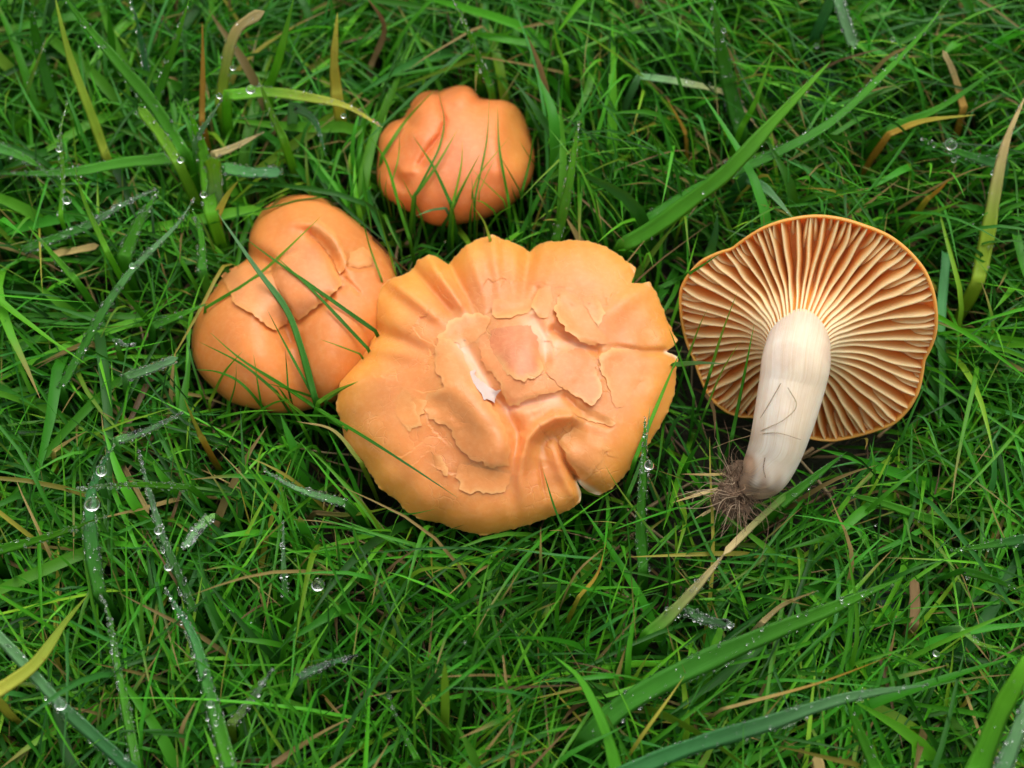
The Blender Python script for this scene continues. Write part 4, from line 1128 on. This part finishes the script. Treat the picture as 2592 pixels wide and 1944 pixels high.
for pts, w, a_, b_ in [([(270,880),(330,680),(408,470)],18,'mid','olive'), ([(160,800),(215,650),(258,555)],14,'mid','olive'), ([(380,1200),(430,950),(492,630)],22,'mid','green'), ([(90,835),(220,826),(345,830)],28,'green','pale'), ([(250,1060),(330,870),(420,720)],12,'mid','olive'), ([(190,1000),(100,740),(60,640)],14,'mid','green')]:
    thin(pts, *T4_, w, a_, b_, LDS.pop(0), GD, (19, 30))
# dry threads on the stem and stray straws by the root clump
def thread(pts, zoff, w, lab_, nm, cols):
    p = np.array(conv(pts, *T4_))
    C = spline(p, 22)
    # rest on the stem: nearest stem axis point
    ax = spline(np.column_stack([sp, sr]), 120)
    apx, apy = project(ax[:, :3])
    out_ = []
    for x, y in C:
        dd = np.hypot(apx - x, apy - y); i = dd.argmin()
        rp = ax[i, 3] * 14.8
        h_ = math.sqrt(max(0., 1 - min(1., dd[i] / rp) ** 2)) * ax[i, 3]
        d0 = unit(rays(np.array([x]), np.array([y])))[0]
        s_ = (ax[i, :3] - CAM) @ d0
        out_.append(CAM + d0 * (s_ - h_ - zoff))
    o = hairs([np.array(out_)], 3, w, nm, M_DEAD, cols, 6, 40, .6)
    recenter(o, out_[0]); tag(o, lab_, 'dry thread')
thread([(625,928),(560,1040),(478,1175)], .42, .10, 'straight dark dry thread lying on the pale stem', 'dry_thread', [(.34,.22,.12)])
thread([(660,950),(703,1040),(640,1110),(560,1150),(470,1190),(380,1215),(285,1252)], .42, .11, 'long curled tan thread looping across the pale stem', 'dry_thread', [(.46,.32,.17)])
thread([(470,1192),(600,1176),(725,1210)], .42, .10, 'short dry thread round the lower end of the stem', 'dry_thread', [(.38,.25,.14)])
thread([(545,1300),(538,1350),(548,1400)], .42, .09, 'tiny dark thread on the soil stained stem base', 'dry_thread', [(.2,.12,.08)])
blade([(1605,1045),(1530,1062),(1452,1086)], 8, 'tan','straw','tan straw sticking out of the root clump', (19,18), 'tip', 0, rooted=False)
blade([(1585,1022),(1540,1025),(1470,1024)], 6, 'straw','brown','fine brown straw above the tan straw at the root clump', (20,19), 'tip', 0, rooted=False)
blade([(1600,1095),(1540,1100),(1465,1150)], 6, 'tan','straw','bent pale straw hanging below the root clump', (17,15), 'tip', 0, rooted=False)

# ---- dark broad weed leaves down in the gaps
def weed_leaf(px, py, z, L, W, az, lab_):
    u_, v_ = np.meshgrid(np.linspace(-1, 1, 9), np.linspace(0, 1, 15))
    wd = np.sin(np.pi * np.clip(v_ * .93 + .05, 0, 1)) ** .7 * W / 2
    x = u_ * wd; y = v_ * L
    zz = z - abs(u_) * 0 + 2.2 * np.sin(np.pi * v_) - 1.2 * u_ ** 2 + .5 * np.sin(v_ * 20) * abs(u_) - .6 * np.exp(-(u_ / .18) ** 2)
    ca, sa = math.cos(az), math.sin(az)
    p = PX(px, py, z)
    V = np.stack([p[0] + x * ca - y * sa, p[1] + x * sa + y * ca, zz], -1).reshape(-1, 3)
    V2 = V - [0, 0, .25]
    i_ = np.arange(9 * 15).reshape(15, 9)
    Q = np.stack([i_[:-1, :-1], i_[:-1, 1:], i_[1:, 1:], i_[1:, :-1]], -1).reshape(-1, 4)
    c_ = np.tile(np.array([[.018, .075, .035]]), (270, 1)) * (1 + .5 * np.exp(-(np.tile(u_.ravel(), 2) / .15) ** 2))[:, None]
    o = mesh('weed_leaf', np.vstack([V, V2]), [np.vstack([Q, Q[:, ::-1] + 135])], M_BLADE, None, c_, np.tile(np.stack([u_.ravel(), v_.ravel()], 1), (2, 1)))
    recenter(o, p); tag(o, lab_, 'leaf')
weed_leaf(1930, 330, 9, 20, 13, .3, 'dark broad weed leaf in the gap behind the widest blade')
weed_leaf(2010, 260, 11, 16, 11, -1.0, 'second dark weed leaf under the slim bright blade')
weed_leaf(2130, 1620, 8, 18, 13, -.7, 'dark round weed leaf under the long broad green blade')
weed_leaf(2260, 1640, 7, 15, 12, .9, 'dark weed leaf beside the withered brown strip')

# ---- the sward itself
def sward(name, NB, xr, yr, seed, clear=True, wide=0.05, Lm=36, dens=None, dewy=0, bright=False):
    r = np.random.default_rng(seed)
    S_ = 8
    bx = r.uniform(*xr, NB); by = r.uniform(*yr, NB)
    az = r.uniform(0, 2 * np.pi, NB)
    swirl = Noise(10, 5, .01, .04)(bx, by)
    az = az * .75 + (swirl * 1.2 + 1.4) * .25 * 2
    L = np.clip(r.lognormal(math.log(Lm), .3, NB), 14, 75)
    isw = r.random(NB) < wide
    wd = np.where(isw, r.uniform(1.6, 2.6, NB), np.clip(r.lognormal(math.log(.72), .28, NB), .4, 1.3))
    a0 = np.radians(np.clip(r.normal(28, 16, NB), 0, 62)); a1 = a0 + np.radians(np.clip(r.normal(42, 22, NB), 2, 95))
    t = np.linspace(0, 1, S_ + 1)
    al = a0[:, None] + (a1 - a0)[:, None] * t[None] ** 1.2
    azs = az[:, None] + r.normal(0, .25, NB)[:, None] * t[None] + r.normal(0, .1, NB)[:, None] * np.sin(6 * t)[None]
    ds = L / S_
    dx = np.sin(al) * np.cos(azs) * ds[:, None]; dy = np.sin(al) * np.sin(azs) * ds[:, None]; dz = np.cos(al) * ds[:, None]
    cum = lambda d_: np.concatenate([np.zeros((NB, 1)), np.cumsum(d_[:, :-1], 1)], 1)
    X = bx[:, None] + cum(dx); Y = by[:, None] + cum(dy); Zp = -1 + cum(dz)
    # the turf is matted: press tall parts down
    top = 17 + 6 * Noise(10, 8, .02, .06)(bx, by) * .5 + r.exponential(2.6, NB)
    top = np.clip(top, 11, 33)[:, None]
    Zp = np.where(Zp > top * .6, top * .6 + (top * .4) * np.tanh((Zp - top * .6) / (top * .4)), Zp)
    C = np.stack([X, Y, Zp], -1)
    if clear:
        keep = np.ones(NB, bool)
        Cf = np.concatenate([C[:, :-1] + (C[:, 1:] - C[:, :-1]) * f_ for f_ in (0, .25, .5, .75)] + [C[:, -1:]], 1)
        nf = Cf.shape[1]
        px, py = project(Cf.reshape(-1, 3))
        hit = np.zeros(px.shape, bool); zf = Cf[..., 2].ravel()
        soft = np.repeat(r.random(NB) < .12, nf)
        for poly, hf in CAPS:
            cen = poly.mean(0)
            for scale, sel in ((1.0, ~soft), (.93, soft)):
                pl = cen + (poly - cen) * scale
                m_ = inside(pl, px, py) & sel
                if m_.any(): hit[m_] |= zf[m_] > hf(px[m_], py[m_]) - 2.5
        m_ = inside(O4.mean(0) + (O4 - O4.mean(0)) * .985, px, py)
        if m_.any():
            dd = (Cf.reshape(-1, 3)[m_] - Cc) @ N4
            hit[m_] |= dd > -9
        apx, apy = project(spline(sp, 40))
        ds_ = polydist(np.stack([apx, apy], 1)[10:], px, py)
        hit |= (ds_ < 85) & (zf > 13)
        keep = ~hit.reshape(NB, nf).any(1)
        # the matted turf parts where a broad blade lies on top of it
        ZM = np.full((486 + 40, 648 + 40), 1e9)
        for Cb, Wb in FRONT:
            Ci = np.concatenate([Cb[:-1] + (Cb[1:] - Cb[:-1]) * f_ for f_ in np.linspace(0, .9, 8)])
            Ci = Ci[Ci[:, 2] > 9]
            bx_, by_ = project(Ci)
            for q_ in (-.5, -.25, 0, .25, .5):
                for ax_ in (0, 1):
                    ii = np.clip((by_ + (q_ * Wb * 14.16 if ax_ else 0)) / 4 + 20, 0, 525).astype(int); jj = np.clip((bx_ + (0 if ax_ else q_ * Wb * 14.16)) / 4 + 20, 0, 687).astype(int)
                    ZM[ii, jj] = np.minimum(ZM[ii, jj], Ci[:, 2])
        Cm = np.concatenate([C[:, :-1] + (C[:, 1:] - C[:, :-1]) * f_ for f_ in (0, .25, .5, .75)], 1)
        qx, qy = project(Cm.reshape(-1, 3))
        ii = (qy / 4 + 20).astype(int); jj = (qx / 4 + 20).astype(int)
        okp = (ii >= 0) & (ii < 526) & (jj >= 0) & (jj < 688)
        cov = np.zeros(qx.shape, bool)
        cov[okp] = Cm.reshape(-1, 3)[okp, 2] > ZM[ii[okp], jj[okp]] + .3
        cov = cov.reshape(NB, -1).sum(1)
        keep &= ~((cov > 0) & (r.random(NB) < .9))
        # nothing right in front of the lens
        keep &= (Zp.max(1) < 36)
        C = C[keep]; wd = wd[keep]; isw = isw[keep]; NB = len(C)
    T = unit(np.gradient(C, axis=1))
    side = unit(np.cross(T, np.array([0, 0, 1.0])))
    up = np.cross(side, T)
    tw = r.uniform(-.9, .9, NB)[:, None] + r.normal(0, .5, NB)[:, None] * t[None]
    s2 = side * np.cos(tw)[..., None] + up * np.sin(tw)[..., None]
    n2_ = up * np.cos(tw)[..., None] - side * np.sin(tw)[..., None]
    wp = (.8 + .2 * t) * (1 - np.clip((t - .4) / .6, 0, 1) ** 2.0) + .03
    hw = wd[:, None] / 2 * wp[None]
    V = np.stack([C - s2 * hw[..., None], C - n2_ * (hw * .35)[..., None], C + s2 * hw[..., None]], 2)      # NB,S+1,3,3
    pal = np.array([(.043,.255,.012), (.072,.335,.014), (.120,.42,.018), (.026,.14,.010), (.055,.26,.040), (.20,.40,.022), (.34,.31,.04), (.40,.29,.10), (.22,.14,.06)])
    pr_ = np.array([.27, .24, .15, .17, .07, .045, .015, .025, .015]); pr_ = pr_ / pr_.sum()
    if bright: pr_ = np.array([.2, .3, .3, .03, .05, .1, .02, 0, 0]); pr_ = pr_ / pr_.sum()
    ci = r.choice(len(pal), NB, p=pr_)
    cb = pal[ci] * np.clip(r.lognormal(-.12, .32, NB), .4, 1.5)[:, None]
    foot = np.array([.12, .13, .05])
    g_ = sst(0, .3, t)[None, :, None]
    cc = cb[:, None] * (g_ * .75 + .25) + foot * (1 - g_) * .35  # shade of the turf gaps painted in: blades darken towards the foot
    tipd = (r.random(NB) < .10)[:, None, None] * sst(.75, .95, t)[None, :, None]
    cc = cc * (1 - tipd) + np.array([.35, .22, .07]) * tipd
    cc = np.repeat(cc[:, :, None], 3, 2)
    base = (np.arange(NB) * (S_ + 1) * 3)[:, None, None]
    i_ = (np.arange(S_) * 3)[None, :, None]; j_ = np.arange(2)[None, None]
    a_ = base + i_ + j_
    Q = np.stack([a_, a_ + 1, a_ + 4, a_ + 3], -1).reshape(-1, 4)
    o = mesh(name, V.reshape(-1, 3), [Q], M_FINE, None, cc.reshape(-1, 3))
    if dewy:
        for k_ in r.choice(NB, dewy, replace=False):
            q_ = r.integers(3, S_ + 1)
            if C[k_, q_, 2] > 14: BEADS.append((C[k_, q_] + [0, 0, .1], min(.3, r.lognormal(-1.9, .4))))
    return o
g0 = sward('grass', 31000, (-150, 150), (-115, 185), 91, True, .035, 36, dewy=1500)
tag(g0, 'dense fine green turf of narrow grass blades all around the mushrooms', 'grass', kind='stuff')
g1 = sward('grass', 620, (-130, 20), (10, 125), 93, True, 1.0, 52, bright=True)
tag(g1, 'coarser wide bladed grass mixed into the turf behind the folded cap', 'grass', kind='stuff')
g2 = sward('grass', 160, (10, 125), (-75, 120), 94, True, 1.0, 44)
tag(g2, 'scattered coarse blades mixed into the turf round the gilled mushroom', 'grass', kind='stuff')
# dead thatch deep in the turf
def thatch(NB, seed):
    r = np.random.default_rng(seed)
    sp_ = []
    x = r.uniform(-150, 150, NB); y = r.uniform(-115, 185, NB); a = r.uniform(0, 6.28, NB); L = r.uniform(8, 26, NB); z = r.uniform(1, 9, NB)
    for i in range(NB):
        d_ = np.array([math.cos(a[i]), math.sin(a[i]), r.normal(0, .12)])
        p = np.array([x[i], y[i], z[i]])
        sp_.append([p, p + d_ * L[i] * .5 + r.normal(0, 1, 3), p + d_ * L[i] + [0, 0, -1]])
    return hairs(sp_, seed, .36, 'dead_thatch', M_DEAD, [(.14,.085,.045), (.24,.16,.08), (.08,.05,.03), (.30,.22,.12)], 4, 5)
tag(thatch(1700, 15), 'brown dead grass litter lying deep under the green blades', 'thatch', kind='stuff')
# the lawn goes on around
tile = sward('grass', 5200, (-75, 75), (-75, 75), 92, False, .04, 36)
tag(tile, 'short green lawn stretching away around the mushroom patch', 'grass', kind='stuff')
first = True
for cx in range(-525, 526, 150):
    for cy in range(-490, 561, 150):
        if abs(cx) < 150 and abs(cy - 35) < 150: continue
        o = tile if first else tile.copy()
        if not first: col.objects.link(o)
        first = False
        o.location = (cx * MM, cy * MM, 0)
        o.rotation_euler = (0, 0, random.choice([0, 1, 2, 3]) * math.pi / 2)

# ---- dew
def ico(sub):
    bm = bmesh.new(); bmesh.ops.create_icosphere(bm, subdivisions=sub, radius=1.0)
    v = np.array([x.co[:] for x in bm.verts]); f = np.array([[x.index for x in y.verts] for y in bm.faces]); bm.free()
    return v, f
iv, jf = ico(2)
nb = len(BEADS)
if nb:
    cen = np.array([b_[0] for b_ in BEADS]); rd = np.array([b_[1] for b_ in BEADS])
    sq = rng.uniform(.75, 1.1, (nb, 1, 3))
    V = cen[:, None] + iv[None] * rd[:, None, None] * sq
    Fc = (jf[None] + (np.arange(nb) * len(iv))[:, None, None]).reshape(-1, 3)
    tag(mesh('dew_beads', V.reshape(-1, 3), [Fc], M_WATER), 'tiny dew beads scattered along the grass blades', 'dew', kind='stuff')
iv4, jf4 = ico(3)
def drop(x, y, z, r_, lab_, sx=1., sz=.85):
    p = PX(x * 1.1718, y * 1.1718, z)
    rad = r_ * 1.1718 / 14.16 * .8
    w_ = 1 + .04 * np.sin(iv4[:, 0] * 3 + iv4[:, 1] * 2)
    o = mesh('dew_drop', p + iv4 * w_[:, None] * rad * np.array([sx, 1., sz]), [jf4], M_WATER)
    recenter(o, p); tag(o, lab_, 'dew drop')
for a_ in [(219,1018,29.5,13,'large white glinting drop on the bent end of the bluish blade'), (199,1089,28,18,'largest clear drop on the bluish blade just under the horizontal blade'),
           (687,1263,24,16,'clear round drop hanging alone on a thin blade in the dark turf'), (342,1146,27.5,10,'upper drop on the edge of the narrow pale blade'), (364,1224,26.5,10,'lower drop on the edge of the narrow pale blade'),
           (541,193,27,14,'round clear drop at the left end of the arched dewy blade'), (474,207,35,9,'small drop on the tip of the small dewy blade'), (503,146,32,9,'drop resting on the yellow spotted blade'),
           (2053,312,27,18,'big clear drop resting on the bluish stub'), (2060,346,25,8,'small drop just under the big clear drop'), (1563,66,37,8,'bright drop midway up the broad studded blade'),
           (1561,87,36,6,'lower bright drop on the broad studded blade'), (1763,99,24,9,'drop in the dark gap left of the blunt pale blade'), (1928,85,30,8,'tiny drop beside the long curving blade'),
           (390,345,27,10,'drop on the pale sheath of the dewy tuft'), (128,322,30,9,'drop on the slim kinked upright blade'), (145,432,26,12,'clear drop low on the slim kinked upright blade'),
           (1402,1005,26,13,'drop on the dewy blade against the broad cap'), (131,1521,26,14,'flat clear drop on the wide pale wet blade'), (455,1521,24,9,'drop on the broad bluish beaded blade'),
           (2022,1412,24,8,'glinting drop near the small lime leaf tip'), (286,574,24,9,'drop on the lower part of the long thin dewy blade'), (742,250,27,8,'small drop on the grass between the arched blade and the small mushroom'),
           (1577,1350,24,8,'drop at the end of the frosty dewed blade'), (440,420,25,10,'drop on the upright blade of the tuft')]:
    drop(*a_)
